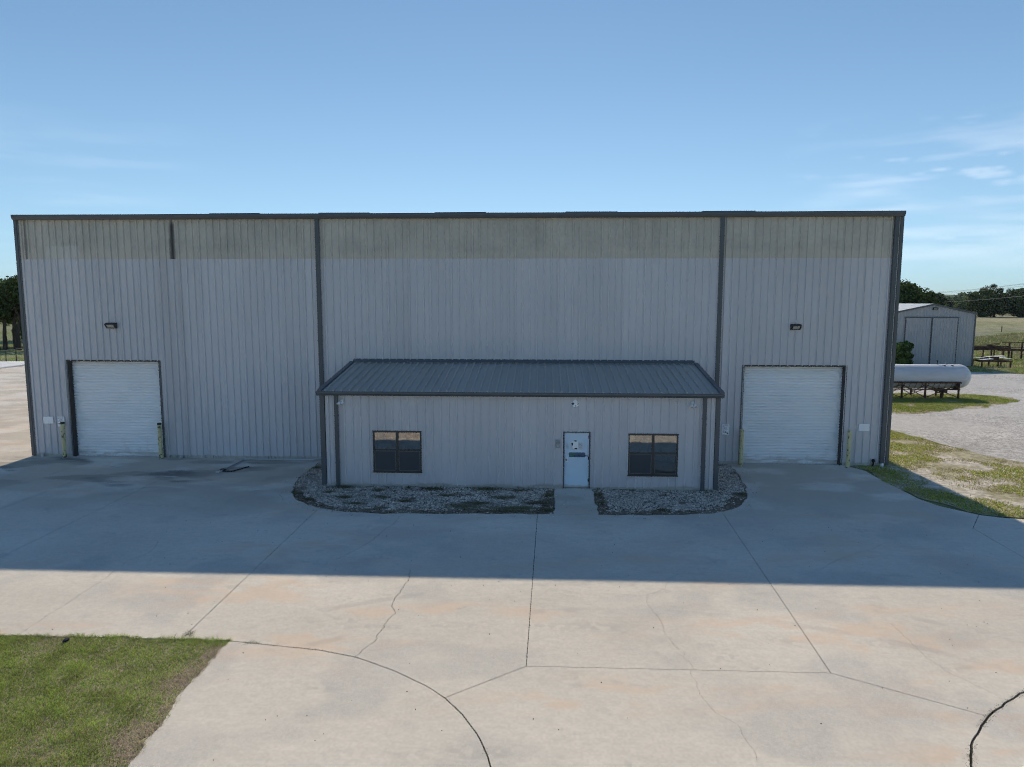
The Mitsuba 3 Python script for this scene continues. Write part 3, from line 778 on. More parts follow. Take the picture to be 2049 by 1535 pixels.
# the office door
DR = f'{OF}__door'
scene[DR] = mikit.ply(bx(23.925, 24.835, YF + 0.005, YF + 0.05, 0.045, 2.135), 'door_paint')
labels[DR] = {'label': 'white steel entrance door with paper notices and dark hinges'}
add('door_frame', cat([bx(23.875, 23.92, YF - 0.055, YF + 0.09, 0.022, 2.175), bx(24.84, 24.885, YF - 0.055, YF + 0.09, 0.022, 2.175), bx(23.92, 24.84, YF - 0.055, YF + 0.09, 2.14, 2.175)]), 'dark_trim', parent=DR)
for z in (0.27, 1.12, 1.92):
    add('hinge', cat([bx(24.805, 24.845, YF - 0.016, YF + 0.006, z, z + 0.12), tube((24.838, YF - 0.016, z - 0.005), (24.838, YF - 0.016, z + 0.125), 0.010)]), 'black_metal', parent=DR)
add('lock_plate', bx(23.930, 24.045, YF - 0.005, YF + 0.005, 1.03, 1.19), 'white_paint', parent=DR)
add('door_knob', cat([tube((23.985, YF - 0.04, 1.11), (23.985, YF, 1.11), 0.016), trimesh.creation.icosphere(2, 0.033).apply_translation((23.985, YF - 0.055, 1.11))]), 'black_metal', smooth=40, parent=DR)
add('paper_notice', bx(24.145, 24.60, YF + 0.002, YF + 0.005, 1.49, 1.77), 'dull_white', parent=DR, label='wide white paper notice taped to the door')
add('paper_notice', bx(24.215, 24.43, YF - 0.001, YF + 0.002, 1.535, 1.83), 'white_paint', parent=DR)
add('tape_strip', bx(24.285, 24.375, YF - 0.004, YF - 0.001, 1.80, 1.845), 'ink', parent=DR)
add('tape_strip', bx(24.185, 24.235, YF - 0.004, YF - 0.001, 1.64, 1.745), 'ink', parent=DR)
add('tape_strip', bx(24.295, 24.39, YF - 0.004, YF - 0.001, 1.515, 1.555), 'ink', parent=DR)
add('notice_print', cat([bx(24.46, 24.46 + w, YF + 0.0005, YF + 0.002, z, z + 0.010) for z, w in ((1.73, 0.10), (1.70, 0.12), (1.67, 0.11), (1.64, 0.12), (1.585, 0.08), (1.56, 0.11))]), 'pale_ink', parent=DR)


def plate(x0, x1, z0, z1, y0, y1, r=0.02):
    s = sbox(x0 + r, z0 + r, x1 - r, z1 - r).buffer(r, quad_segs=4)
    m = trimesh.creation.extrude_polygon(s, y1 - y0, engine='earcut')
    m.apply_transform(np.array([[1, 0, 0, 0], [0, 0, -1, y1], [0, 1, 0, 0], [0, 0, 0, 1.0]]))
    return m


def lettering(text, height, x, y, z, bold=True, depth=0.002):
    """Text on a wall that faces -y, starting at x, baseline z."""
    m = meshkit.text_mesh(text, height, depth, bold)
    m.apply_transform(np.array([[1, 0, 0, x], [0, 0, -1, y], [0, 1, 0, z], [0, 0, 0, 1.0]]))
    return m


DC = add('decal', plate(24.09, 24.70, 1.205, 1.385, YF + 0.001, YF + 0.005, 0.03), 'decal_blue', parent=DR, label='weathered blue green rectangular decal below the notices')
add('decal_panel', plate(24.10, 24.34, 1.215, 1.375, YF - 0.0015, YF + 0.001, 0.02), 'decal_green', parent=DR)
add('decal_lettering', lettering('USA INC LABS', 0.060, 24.215, YF - 0.002, 1.235), 'ink', parent=DR)

# ---------------------------------------------------------------- fittings on the walls
def wall_pack(label, x0, x1, z0, z1, y):
    k = thing('wall_light', label, 'light')
    d = 0.20
    side = [(y, z0), (y, z1 + 0.02), (y - 0.10, z1 + 0.025), (y - d, z1 - 0.03), (y - d, z1 - 0.06), (y - 0.02, z0 + 0.02), (y - 0.06, z0)]
    hood = along_x([(y, z1 - 0.07), (y, z1 + 0.025), (y - 0.11, z1 + 0.02), (y - d - 0.01, z1 - 0.035), (y - d - 0.01, z1 - 0.055)], x0, x1)
    cheeks = [along_x([(y, z0), (y, z1 - 0.07), (y - d, z1 - 0.055), (y - 0.07, z0)], a, b) for a, b in ((x0, x0 + 0.06), (x1 - 0.06, x1))]
    base = bx(x0, x1, y - 0.075, y, z0 - 0.02, z0 + 0.012)
    add('housing', cat([hood, base, bx(x0 + 0.06, x1 - 0.06, y - 0.03, y, z0 + 0.012, z1 - 0.07)] + cheeks), 'black_metal', parent=k)
    add('lens', along_x([(y - 0.032, z0 + 0.013), (y - 0.072, z0 + 0.013), (y - d + 0.006, z1 - 0.062), (y - 0.032, z1 - 0.071)], x0 + 0.062, x1 - 0.062), 'lamp_lens', parent=k)


wall_pack('black wall light high above the left roll-up door', 3.86, 4.31, 5.82, 6.02, -0.034)
wall_pack('black wall light high above the right roll-up door', 33.53, 33.93, 5.84, 6.04, -0.034)


def flood(label, x, z, y, tilt):
    k = thing('flood_light', label, 'light')
    add('mount', tube((x, y, z + 0.04), (x, y - 0.05, z + 0.04), 0.055, n=14), 'dull_white', smooth=40, parent=k)
    for s in (-1, 1):
        a = np.array([x + s * 0.02, y - 0.05, z + 0.04]); b = np.array([x + s * 0.055 + tilt, y - 0.12, z - 0.02]); c = np.array([x + s * 0.07 + tilt * 2.0, y - 0.20, z - 0.10])
        h = add('lamp_head', cat([tube(a, b, 0.014), tube(b, c, 0.035, 0.058, n=14)]), 'white_paint', smooth=40, parent=k)
        dv = (c - b) / np.linalg.norm(c - b)
        add('lens', tube(c, c + dv * 0.006, 0.050, n=14), 'lamp_lens', parent=h)


flood('white twin flood light under the office gutter beside the left downspout', 15.57, 3.27, YF - 0.034, -0.03)
flood('white twin flood light under the office gutter above the right window', 28.61, 3.27, YF - 0.034, 0.005)

k = thing('hazard_sign', 'white diamond hazard sign with blue corner and numerals above the white door', 'sign')
dm = np.array([[24.30, 3.40], [24.475, 3.235], [24.30, 3.065], [24.125, 3.235]])
m = trimesh.creation.extrude_polygon(Polygon(dm), 0.004, engine='earcut'); m.apply_transform(np.array([[1, 0, 0, 0], [0, 0, -1, YF - 0.046], [0, 1, 0, 0], [0, 0, 0, 1.0]]))
add('plate', m, 'white_paint', parent=k)
m = trimesh.creation.extrude_polygon(Polygon([(24.21, 3.295), (24.27, 3.235), (24.21, 3.175), (24.15, 3.235)]), 0.002, engine='earcut'); m.apply_transform(np.array([[1, 0, 0, 0], [0, 0, -1, YF - 0.050], [0, 1, 0, 0], [0, 0, 0, 1.0]]))
add('blue_field', m, 'sign_blue', parent=k)
add('numeral', lettering('1', 0.075, 24.275, YF - 0.050, 3.095), 'ink', parent=k)
add('numeral', lettering('0', 0.075, 24.36, YF - 0.050, 3.20), 'ink', parent=k)

k = thing('call_box', 'small grey box on the wall left of the white office door', 'box')
add('back_box', bx(23.605, 23.745, YF - 0.07, YF - 0.03, 1.56, 1.76), 'grey_box', parent=k)
add('cover', cat([bx(23.61, 23.74, YF - 0.10, YF - 0.03, 1.775, 1.87), bx(23.625, 23.725, YF - 0.078, YF - 0.07, 1.58, 1.74)]), 'grey_box', parent=k)
add('button_plate', bx(23.645, 23.705, YF - 0.084, YF - 0.078, 1.60, 1.68), 'galvanised', parent=k)


def blank_sign(label, x0, x1, z0, z1):
    single('blank_sign', plate(x0, x1, z0, z1, -0.052, -0.043, 0.008), 'white_paint', label, 'sign')


blank_sign('blank white board on the wall at the far left corner', 0.62, 1.09, 1.51, 1.82)
blank_sign('blank white board on the wall right of the right roll-up door', 36.59, 37.04, 1.51, 1.82)


def caution_sign(label, x0, x1, z0, z1):
    k = thing('caution_sign', label, 'sign')
    y = -0.052
    add('plate', plate(x0, x1, z0, z1, y, -0.043, 0.025), 'white_paint', parent=k)
    w, h = x1 - x0, z1 - z0
    tri = Polygon([(x0 + 0.03, z1 - 0.088), (x0 + 0.085, z1 - 0.088), (x0 + 0.0575, z1 - 0.036)])
    m = trimesh.creation.extrude_polygon(tri, 0.002, engine='earcut'); m.apply_transform(np.array([[1, 0, 0, 0], [0, 0, -1, y], [0, 1, 0, 0], [0, 0, 0, 1.0]]))
    t = meshkit.text_mesh('CAUTION', 0.04, 0.002, True)
    sx = (w - 0.13) / (t.bounds[1][0])
    t.apply_transform(np.diag([sx, 1, 1, 1.0])); t.apply_transform(np.array([[1, 0, 0, x0 + 0.095], [0, 0, -1, y], [0, 1, 0, z1 - 0.084], [0, 0, 0, 1.0]]))
    add('header', cat([m, t]), 'ink', parent=k)
    add('small_print', cat([bx(x0 + w / 2 - a * w, x0 + w / 2 + a * w, y - 0.002, y, z1 - b, z1 - b + 0.013) for a, b in ((0.20, 0.13), (0.26, 0.155), (0.22, 0.18), (0.38, 0.205), (0.40, 0.23), (0.20, 0.255))]), 'pale_ink', parent=k)
    for i, (fx, fz) in enumerate(((0.20, 0.30), (0.50, 0.22), (0.78, 0.13))):
        cx, cz = x0 + fx * w, z0 + fz * h
        s = Point(cx, cz).buffer(0.036)
        s = s.difference(Point(cx + (0.004, 0, -0.006)[i], cz + (0.002, 0.004, 0.004)[i]).buffer(0.010)).difference(sbox(cx - 0.02, cz - (0.022, 0.002, 0.004)[i], cx + 0.006, cz - 0.002 + 0.004 * i))
        add('symbol', cat([trimesh.creation.extrude_polygon(g, 0.002, engine='earcut').apply_transform(np.array([[1, 0, 0, 0], [0, 0, -1, y], [0, 1, 0, 0], [0, 0, 0, 1.0]])) for g in getattr(s, 'geoms', [s])]), 'ink', parent=k)


caution_sign('white CAUTION sign partly behind the bollard left of the left roll-up door', 1.29, 1.60, 1.38, 1.83)
caution_sign('white CAUTION sign between the office corner and the right roll-up door', 30.82, 31.13, 1.30, 1.75)


def bollard(label, x, y, h, capped, lean=0.0):
    k = thing('bollard', label, 'bollard')
    r = 0.084
    if capped:
        prof = [(0, -0.05), (r, -0.05), (r, h - 0.05), (r * 0.93, h - 0.02), (r * 0.7, h + 0.005), (0.0, h + 0.02)]
        m = trimesh.creation.revolve(np.array(prof), sections=28)
        m.apply_translation((x, y, 0))
        add('post', m, 'bollard_paint', smooth=35, parent=k)
    else:
        prof = [(r - 0.008, -0.05), (r, -0.05), (r, h), (r - 0.008, h), (r - 0.008, h - 0.25), (0.0, h - 0.25), (0, h - 0.26), (r - 0.008, h - 0.26), (r - 0.008, -0.05)]
        m = trimesh.creation.revolve(np.array(prof), sections=28); m.apply_translation((x, y, 0))
        add('post', m, 'bollard_paint', smooth=35, parent=k)
        m = trimesh.creation.annulus(r_min=r - 0.012, r_max=r + 0.004, height=0.07); m.apply_translation((x, y, h - 0.02))
        add('rim', m, 'black_metal', smooth=35, parent=k)
    add('base_collar', trimesh.creation.annulus(r_min=r, r_max=r + 0.03, height=0.012).apply_translation((x, y, 0.004)), 'rough_concrete', parent=k)


bollard('yellow bollard with black open top left of the left roll-up door', 1.66, -0.27, 1.60, False)
bollard('yellow bollard with black open top right of the left roll-up door', 6.09, -0.27, 1.60, False)
bollard('yellow domed bollard left of the right roll-up door', 31.58, -0.40, 1.60, True)
bollard('chipped yellow domed bollard right of the right roll-up door', 36.05, -0.44, 1.60, True)

single('drain_stub', cat([tube((0.50, -0.10, -0.02), (0.50, -0.10, 0.17), 0.065, n=16), tube((0.50, -0.10, 0.15), (0.50, -0.10, 0.18), 0.072, n=16)]), 'pvc', 'short grey drain stub at the foot of the far left wall corner', 'pipe', smooth=40)
single('drain_stub', cat([tube((6.93, -0.08, -0.02), (6.93, -0.08, 0.09), 0.06, n=14), tube((6.93, -0.08, 0.07), (6.93, -0.22, 0.04), 0.06, n=14)]), 'pvc', 'small white drain elbow at the wall foot right of the left roll-up door', 'pipe', smooth=40)
single('drain_stub', cat([tube((37.63, -0.10, -0.04), (37.63, -0.10, 0.10), 0.065, n=16), tube((37.63, -0.10, 0.07), (37.63, -0.10, 0.13), 0.075, n=16)]), 'white_paint', 'small white drain stub under the downspout at the right wall corner', 'pipe', smooth=40)
k = thing('hose_bib', 'black hose tap on the wall foot near the right corner', 'tap')
add('pipe', path_tube([(37.27, -0.03, 0.02), (37.27, -0.10, 0.05), (37.27, -0.10, 0.22), (37.24, -0.14, 0.26)], 0.035), 'black_rubber', smooth=40, parent=k)
add('valve', trimesh.creation.icosphere(2, 0.085).apply_transform(np.diag([0.9, 0.8, 1.0, 1])).apply_translation((37.25, -0.14, 0.24)), 'black_rubber', smooth=True, parent=k)

single('loose_pipe', cat([tube((9.95, -0.30, 0.035), (13.05, -0.22, 0.035), 0.034, n=12), tube((9.95, -0.30, 0.035), (9.90, -0.31, 0.035), 0.042, n=12), tube((13.0, -0.25, 0.06), (14.4, 0.0, 0.22), 0.030, n=10)]), 'pvc', 'long pale pipe lying along the foot of the warehouse wall left of the office', 'pipe', smooth=40)
k = thing('pole', 'pale metal pole lying aslant on the concrete, pointing away from the wall', 'pole')
add('shaft', cat([bar((9.90, -0.42, 0.03), (9.86, -2.48, 0.03), 0.055, 0.05), bar((9.98, -0.44, 0.02), (9.97, -2.2, 0.02), 0.045, 0.035)]), 'galvanised', parent=k)
add('tip', cat([bar((9.86, -2.48, 0.03), (9.72, -2.66, 0.03), 0.05, 0.04), bar((9.72, -2.66, 0.03), (9.86, -2.72, 0.03), 0.04, 0.03)]), 'dull_white', parent=k)
hp = []
for t in np.linspace(0, 1, 22):
    hp.append((9.80 + 0.95 * t + 0.10 * math.sin(5 * t), -2.42 - 0.22 * math.sin(2.2 * t) + 0.95 * t ** 2.2, 0.03))
single('hose', path_tube([(9.72, -2.30, 0.03), (9.78, -2.18, 0.06), (9.95, -2.26, 0.05), (9.84, -2.42, 0.03)] + hp, 0.024, n=8), 'black_rubber', 'black hose curling on the concrete from the end of the pale pole', 'hose', smooth=50)

# ---------------------------------------------------------------- lot on the right: tank, shed, scrap
TY = 22.4
k = thing('storage_tank', 'long grey horizontal gas tank with rounded end on a rusty steel stand', 'tank')
R = 0.89
prof = []
zc = 1.55
cap = 0.80
for t in np.linspace(0, math.pi / 2, 14):
    prof.append((R * math.sin(t), -cap * math.cos(t)))
x_end = 54.35; x_start = 42.0
Lc = x_end - x_start - 2 * cap
prof = prof + [(R, Lc * f) for f in (0.25, 0.5, 0.75)] + [(R * math.sin(t), Lc + cap * math.cos(t)) for t in np.linspace(math.pi / 2, 0, 14)]
prof[0] = (0.0, -cap); prof[-1] = (0.0, Lc + cap)
m = trimesh.creation.revolve(np.array(prof), sections=56)
m.apply_transform(np.array([[0, 0, 1, x_start + cap], [1, 0, 0, TY], [0, 1, 0, zc], [0, 0, 0, 1.0]]))
add('shell', m, 'tank_paint', smooth=40, parent=k)
for xx in (x_start + cap, x_start + cap + Lc / 2, x_end - cap):
    a = trimesh.creation.annulus(r_min=R - 0.02, r_max=R + 0.006, height=0.035, sections=56)
    a.apply_transform(np.array([[0, 0, 1, xx], [1, 0, 0, TY], [0, 1, 0, zc], [0, 0, 0, 1.0]]))
    add('weld_seam', a, 'tank_paint', smooth=40, parent=k)
add('valve', cat([tube((52.0, TY, zc + R - 0.02), (52.0, TY, zc + R + 0.20), 0.035), tube((52.0, TY, zc + R + 0.20), (52.0, TY, zc + R + 0.30), 0.055)]), 'black_metal', smooth=40, parent=k)
add('valve', tube((52.6, TY, zc + R - 0.02), (52.6, TY, zc + R + 0.20), 0.025), 'galvanised', smooth=40, parent=k)
add('fitting', cat([tube((52.15, TY - 0.30, zc + R - 0.08), (52.4, TY - 0.38, zc + R - 0.05), 0.03), tube((52.75, TY - 0.3, zc + R - 0.08), (52.95, TY - 0.38, zc + R - 0.05), 0.03)]), 'black_metal', parent=k)
k = thing('tank_stand', 'dark rusty steel truss stand under the long grey tank', 'stand')
SY0, SY1 = TY - 0.98, TY + 0.98
for yy in (SY0, SY1):
    add('rail', cat([bx(43.0, 53.25, yy - 0.05, yy + 0.05, 1.13, 1.23), bx(43.0, 53.25, yy - 0.09, yy + 0.09, 1.225, 1.245)]), 'rusty_steel', parent=k)
    add('rail', bx(43.0, 53.2, yy - 0.035, yy + 0.035, 0.66, 0.73), 'rusty_steel', parent=k)
    for xx in (43.2, 46.3, 49.1, 50.75, 53.1):
        add('leg', bx(xx - 0.05, xx + 0.05, yy - 0.05, yy + 0.05, -0.05, 1.13), 'rusty_steel', parent=k)
    br = []
    for a, b in ((46.3, 49.1), (49.1, 50.75), (50.75, 53.1)):
        br += [bar((a, yy, 0.1), (b, yy, 1.05), 0.05), bar((a, yy, 1.05), (b, yy, 0.1), 0.05)]
    add('brace', cat(br), 'rusty_steel', parent=k)
    add('lacing', cat([bar((43.2 + i * 0.42, yy, 0.70), (43.2 + i * 0.42 + (0.21 if i % 2 else 0.21), yy, 1.15), 0.03) for i in range(24)]), 'rusty_steel', parent=k)
for m in [bx(a - 0.12, a + 0.12, SY0, SY1, 0.45, 0.70) for a in (46.3, 52.2)] + [bx(a - 0.05, a + 0.05, SY0, SY1, 0.66, 1.16) for a in (43.2, 53.1)]:
    add('saddle', m, 'rusty_steel', parent=k)
for m in (bx(52.0, 52.14, SY0 + 0.2, SY0 + 0.34, -0.05, 0.66), bx(52.4, 52.5, SY1 - 0.3, SY1 - 0.2, -0.05, 0.66)):
    add('post', m, 'rusty_steel', parent=k)

k = thing('metal_shed', 'grey gabled metal shed with two tall sliding doors behind the gas tank', 'building')
SX0, SX1, SYF, SRX = 60.75, 69.74, 48.0, 65.22
SZE, SZR = 5.72, 6.70
gp = Polygon([(SX0, 0), (SX1, 0), (SX1, SZE), (SRX, SZR - 0.05), (SX0, SZE)])
for i in range(10):
    a, b = SX0 + i * 0.9, min(SX0 + (i + 1) * 0.9, SX1)
    prof = rib_profile(a + 0.004, b - 0.004, SX0 + 0.15, rib=0.03)
    m = extrude(prof, SZR + 0.2, 0.0)
    g = gp.intersection(sbox(a, 0, b, 9))
    # cut the sheet's top to the gable line
    v = m.vertices.copy()
    top = SZE + (SZR - 0.05 - SZE) * (1 - np.abs(v[:, 0] - SRX) / (SX1 - SRX))
    v[:, 2] = np.where(v[:, 2] > 1, top, 0.02)
    v[:, 1] += SYF
    m.vertices = v
    add('wall_panel', m, 'shed_wall', parent=k)
m = along_y([(SX0, 0), (SX0 + 0.05, 0), (SX0 + 0.05, SZE), (SX0, SZE)], SYF + 0.04, SYF + 16)
m2 = along_y([(SX1 - 0.05, 0), (SX1, 0), (SX1, SZE), (SX1 - 0.05, SZE)], SYF + 0.04, SYF + 16)
m3 = extrude(gp, 0.05); m3.apply_transform(np.array([[1, 0, 0, 0], [0, 0, -1, SYF + 16.05], [0, 1, 0, 0], [0, 0, 0, 1.0]]))
add('side_wall', cat([m, m2, m3]), 'shed_wall', parent=k)
rp = [(SX0 - 0.12, SZE - 0.0), (SRX, SZR + 0.02), (SX1 + 0.12, SZE), (SX1 + 0.12, SZE + 0.06), (SRX, SZR + 0.08), (SX0 - 0.12, SZE + 0.06)]
rf = add('roof', along_y(rp, SYF - 0.1, SYF + 16.2), 'galvanised', parent=k, label='pale low-pitched metal roof')
add('rake_trim', cat([along_y([(SX0 - 0.14, SZE - 0.10), (SRX, SZR - 0.10), (SRX, SZR + 0.09), (SX0 - 0.14, SZE + 0.07)], SYF - 0.16, SYF - 0.08), along_y([(SRX + 0.001, SZR - 0.10), (SX1 + 0.14, SZE - 0.10), (SX1 + 0.14, SZE + 0.07), (SRX + 0.001, SZR + 0.09)], SYF - 0.16, SYF - 0.08)]), 'dark_trim', parent=k)
add('corner_trim', bx(SX1 - 0.09, SX1 + 0.05, SYF - 0.06, SYF + 0.1, 0, SZE - 0.1), 'dark_trim', parent=k)
for a, b in ((62.32, 65.10), (65.14, 67.90)):
    d = add('sliding_door', extrude(rib_profile(a + 0.06, b - 0.06, SX0 + 0.15, rib=0.03), 5.18, 0.05).apply_translation((0, SYF - 0.10, 0)), 'shed_wall', parent=k)
    add('door_edge', ring(a, b, 0.03, 5.30, 0.065, SYF - 0.145, SYF - 0.06), 'dark_trim', parent=d)
add('door_track', bx(62.2, 68.0, SYF - 0.17, SYF - 0.035, 5.305, 5.36), 'dark_trim', parent=k)
wall_pack('small wall light high in the gable of the grey shed', 65.12, 65.62, 6.12, 6.34, SYF - 0.034)

# scrap yard beside the shed
def rack(label, x0, x1, y, z, depth, legs):
    k = thing('steel_rack', label, 'rack')
    for yy in (y, y + depth):
        add('beam', bx(x0, x1, yy - 0.06, yy + 0.06, z - 0.16, z), 'rusty_steel', parent=k)
    for xx in legs:
        add('cross_beam', bx(xx - 0.06, xx + 0.06, y + 0.06, y + depth - 0.06, z - 0.15, z - 0.01), 'rusty_steel', parent=k)
        for yy in (y, y + depth):
            add('leg', bx(xx - 0.06, xx + 0.06, yy - 0.05, yy + 0.05, -0.06, z - 0.16), 'rusty_steel', parent=k)


rack('low dark steel rack nearest the shed corner on the grass', 69.9, 73.45, 47.2, 0.72, 1.6, (70.3, 72.0, 73.3))
rack('longer rusty steel rack with pipes on top, behind the low rack', 74.6, 80.2, 57.5, 1.30, 1.6, (75.0, 77.6, 80.0))
rack('far rusty steel rack running out of frame at the right', 79.9, 90.0, 60.0, 1.05, 1.8, (80.6, 84.0, 88.0))
for i in range(11):
    yy = 57.55 + 0.145 * i
    L0, L1 = 74.5 + rng.uniform(-0.3, 0.6), 79.2 + rng.uniform(-0.8, 0.9)
    z = 1.36 + (0.11 if i % 2 else 0) + (0.2 if i in (4, 6) else 0)
    single('scrap_pipe', tube((L0, yy, z), (L1, yy + rng.uniform(-0.1, 0.1), z + rng.uniform(0, 0.12)), rng.uniform(0.05, 0.075), n=10), 'rusty_steel', 'rusty steel pipe lying on the longer rack', 'pipe', 'rusty pipes stacked on the longer rack', smooth=40)
single('bent_pipe', path_tube([(77.0 + 1.9 * math.sin(t), 58.2, 1.5 + 0.38 * math.sin(t) * (0.6 + 0.4 * math.cos(t)) + 0.15) for t in np.linspace(0.2, 2.9, 16)], 0.04), 'rusty_steel', 'bent rusty pipe loop on top of the stacked pipes', 'pipe', smooth=50)
k = thing('post_frame', 'dark steel post frame standing at the end of the pipe rack', 'frame')
for xx in (80.3, 81.8):
    add('post', bx(xx - 0.07, xx + 0.07, 58.4, 58.55, -0.06, 1.98), 'rusty_steel', parent=k)
add('crossbar', cat([bx(79.4, 82.8, 58.42, 58.53, 1.98, 2.06), bx(79.3, 82.9, 58.42, 58.53, 1.40, 1.47)]), 'rusty_steel', parent=k)
for i, (x0, x1, y, z, t) in enumerate(((69.9, 71.3, 48.2, 0.93, 0.05), (71.3, 73.6, 48.9, 1.02, -0.04), (70.2, 71.6, 47.7, 0.80, -0.06), (73.6, 74.6, 50.2, 0.78, 0.0), (74.7, 75.3, 50.4, 0.68, 0.02))):
    m = bx(x0, x1, y - 0.35, y + 0.35, z, z + 0.03); m.apply_transform(trimesh.transformations.rotation_matrix(t, (0, 1, 0), ((x0 + x1) / 2, y, z)))
    single('metal_sheet', m, 'white_sheet', ['short white metal sheet lying near the shed corner, farther of two', 'longest white metal sheet on the low rack', 'short white metal sheet lying lowest by the shed corner', 'broad white metal sheet on the grass right of the low rack', 'smallest white metal sheet, at the right of the others'][i], 'metal sheet')
for i, xx in enumerate((71.0, 72.1)):
    single('steel_block', cat([bx(xx, xx + 0.45, 48.0, 48.7, 0.72, 1.0), bx(xx + 0.05, xx + 0.4, 47.9, 48.75, 1.0, 1.05)]), 'rusty_steel', ['dark steel block on the low rack nearer the shed', 'dark steel block on the low rack farther from the shed'][i], 'scrap')
single('parked_trailer', cat([bx(103, 106.5, 88, 90, 0.7, 0.85), bx(103.2, 104.4, 87.9, 90.1, 0.2, 0.7), bx(104.9, 106.0, 87.9, 90.1, 0.2, 0.7)]), 'white_sheet', 'low pale trailer far out in the field at the right edge', 'trailer')

# fence posts across the field
for i in range(22):
    xx, yy = 118 + i * 6.2, 140 - i * 0.3
    single('fence_post', tube((xx, yy, -0.06), (xx, yy, 1.35), 0.09, n=6), 'bark', 'thin wooden post of the field fence', 'fence post', 'posts of the field fence')

k = thing('pipe_fence', 'dark pipe fence with mesh beyond the pale concrete at the left', 'fence')
fa, fb = np.array([-37.9, 47.0]), np.array([-41.5, 64.0])
fd = fb - fa
for i in range(9):
    p = fa + fd * (i * 0.125 - 0.04)
    add('post', tube((p[0], p[1], -0.05), (p[0], p[1], 1.42), 0.05, n=8), 'black_metal', parent=k)
p0, p1 = fa - fd * 0.1, fa + fd
add('rail', tube((p0[0], p0[1], 1.38), (p1[0], p1[1], 1.38), 0.035, n=8), 'black_metal', parent=k)
add('wires', cat([tube((p0[0], p0[1], z), (p1[0], p1[1], z), 0.006, n=4) for z in np.linspace(0.1, 1.25, 8)]), 'black_metal', parent=k)

# power line running past the field
def utility_pole(label, x, y, h):
    k = thing('utility_pole', label, 'pole')
    add('shaft', tube((x, y, -0.1), (x, y, h), 0.16, 0.11, n=10), 'bark', smooth=40, parent=k)
    add('crossarm', bx(x - 1.2, x + 1.2, y - 0.08, y + 0.08, h - 0.7, h - 0.55), 'bark', parent=k)


PA, PB = np.array([121.8, 105.0]), np.array([228.0, 346.0])
utility_pole('wooden utility pole right of the field', PA[0], PA[1], 12.0)
utility_pole('distant wooden utility pole at the dark tree clump', PB[0], PB[1], 12.0)
for i, (off, za, zb, sag) in enumerate(((-1.1, 11.4, 11.6, 0.45), (0.0, 11.7, 12.0, 0.5), (1.1, 11.4, 11.6, 0.7), (0.0, 9.1, 6.6, 0.4))):
    pts = []
    for t in np.linspace(0, 1, 24):
        q = PA + (PB - PA) * t
        pts.append((q[0] + off, q[1], za + (zb - za) * t - 4 * sag * t * (1 - t)))
    single('power_line', path_tube(pts, 0.035, n=5), 'wire_metal', 'thin overhead wire crossing in front of the dark trees, lowest of the set' if i == 3 else 'thin overhead wire of the upper bundle crossing the dark trees', 'wire', None if i == 3 else 'upper overhead wires')

# ---------------------------------------------------------------- trees
def leaf_cards(centres, size, g, normal_bias=None, squash=0.55):
    n = len(centres)
    a = g.normal(size=(n, 3))
    if normal_bias is not None:
        a = a * 0.9 + normal_bias
    a /= np.linalg.norm(a, axis=1, keepdims=True)
    t = np.cross(a, g.normal(size=(n, 3))); t /= np.maximum(np.linalg.norm(t, axis=1, keepdims=True), 1e-9)
    b = np.cross(a, t)
    s = size * g.uniform(0.55, 1.25, n)
    t, b = t * s[:, None], b * (s * squash)[:, None]
    v = np.stack([centres - t, centres - 0.15 * t - b, centres + t, centres - 0.15 * t + b], 1).reshape(-1, 3)
    k = np.arange(n)[:, None, None] * 4
    f = (np.array([[0, 1, 2], [0, 2, 3]])[None] + k).reshape(-1, 3)
    return v, f


def crown(c, rx, ry, rz, n_clumps, per, size, g, base=(0.045, 0.065, 0.022), clump_r=0.32, low=False):
    """Leaves in clumps that fill an uneven dome; the underside is left ragged."""
    d = g.normal(size=(n_clumps, 3)); d /= np.linalg.norm(d, axis=1, keepdims=True)
    if not low: d[:, 2] = np.where(d[:, 2] < -0.25, -d[:, 2], d[:, 2])
    rad = g.uniform(0.35, 1.0, n_clumps) ** 0.6 * g.uniform(0.82, 1.12, n_clumps)
    cc = np.array(c) + d * rad[:, None] * np.array([rx, ry, rz])
    P, N, C = [], [], []
    for q in cc:
        r = np.array([rx, ry, rz * 0.8]) * clump_r * g.uniform(0.6, 1.25)
        m = int(per * g.uniform(0.6, 1.3))
        e = g.normal(size=(m, 3)); e /= np.linalg.norm(e, axis=1, keepdims=True)
        P.append(q + e * r * (g.uniform(0.25, 1.0, m) ** 0.5)[:, None]); N.append(e + np.array([0, 0, 0.5]))
        tone = g.uniform(0.75, 1.3)
        col = np.array(base)[None] * tone * g.uniform(0.7, 1.35, (m, 1)) * (1 + g.normal(0, 0.06, (m, 3)))
        C.append(col)
    P, N, C = np.vstack(P), np.vstack(N), np.vstack(C)
    v, f = leaf_cards(P, size, g, N)
    return trimesh.Trimesh(v, f, process=False), rgb_rows(C, 4), cc


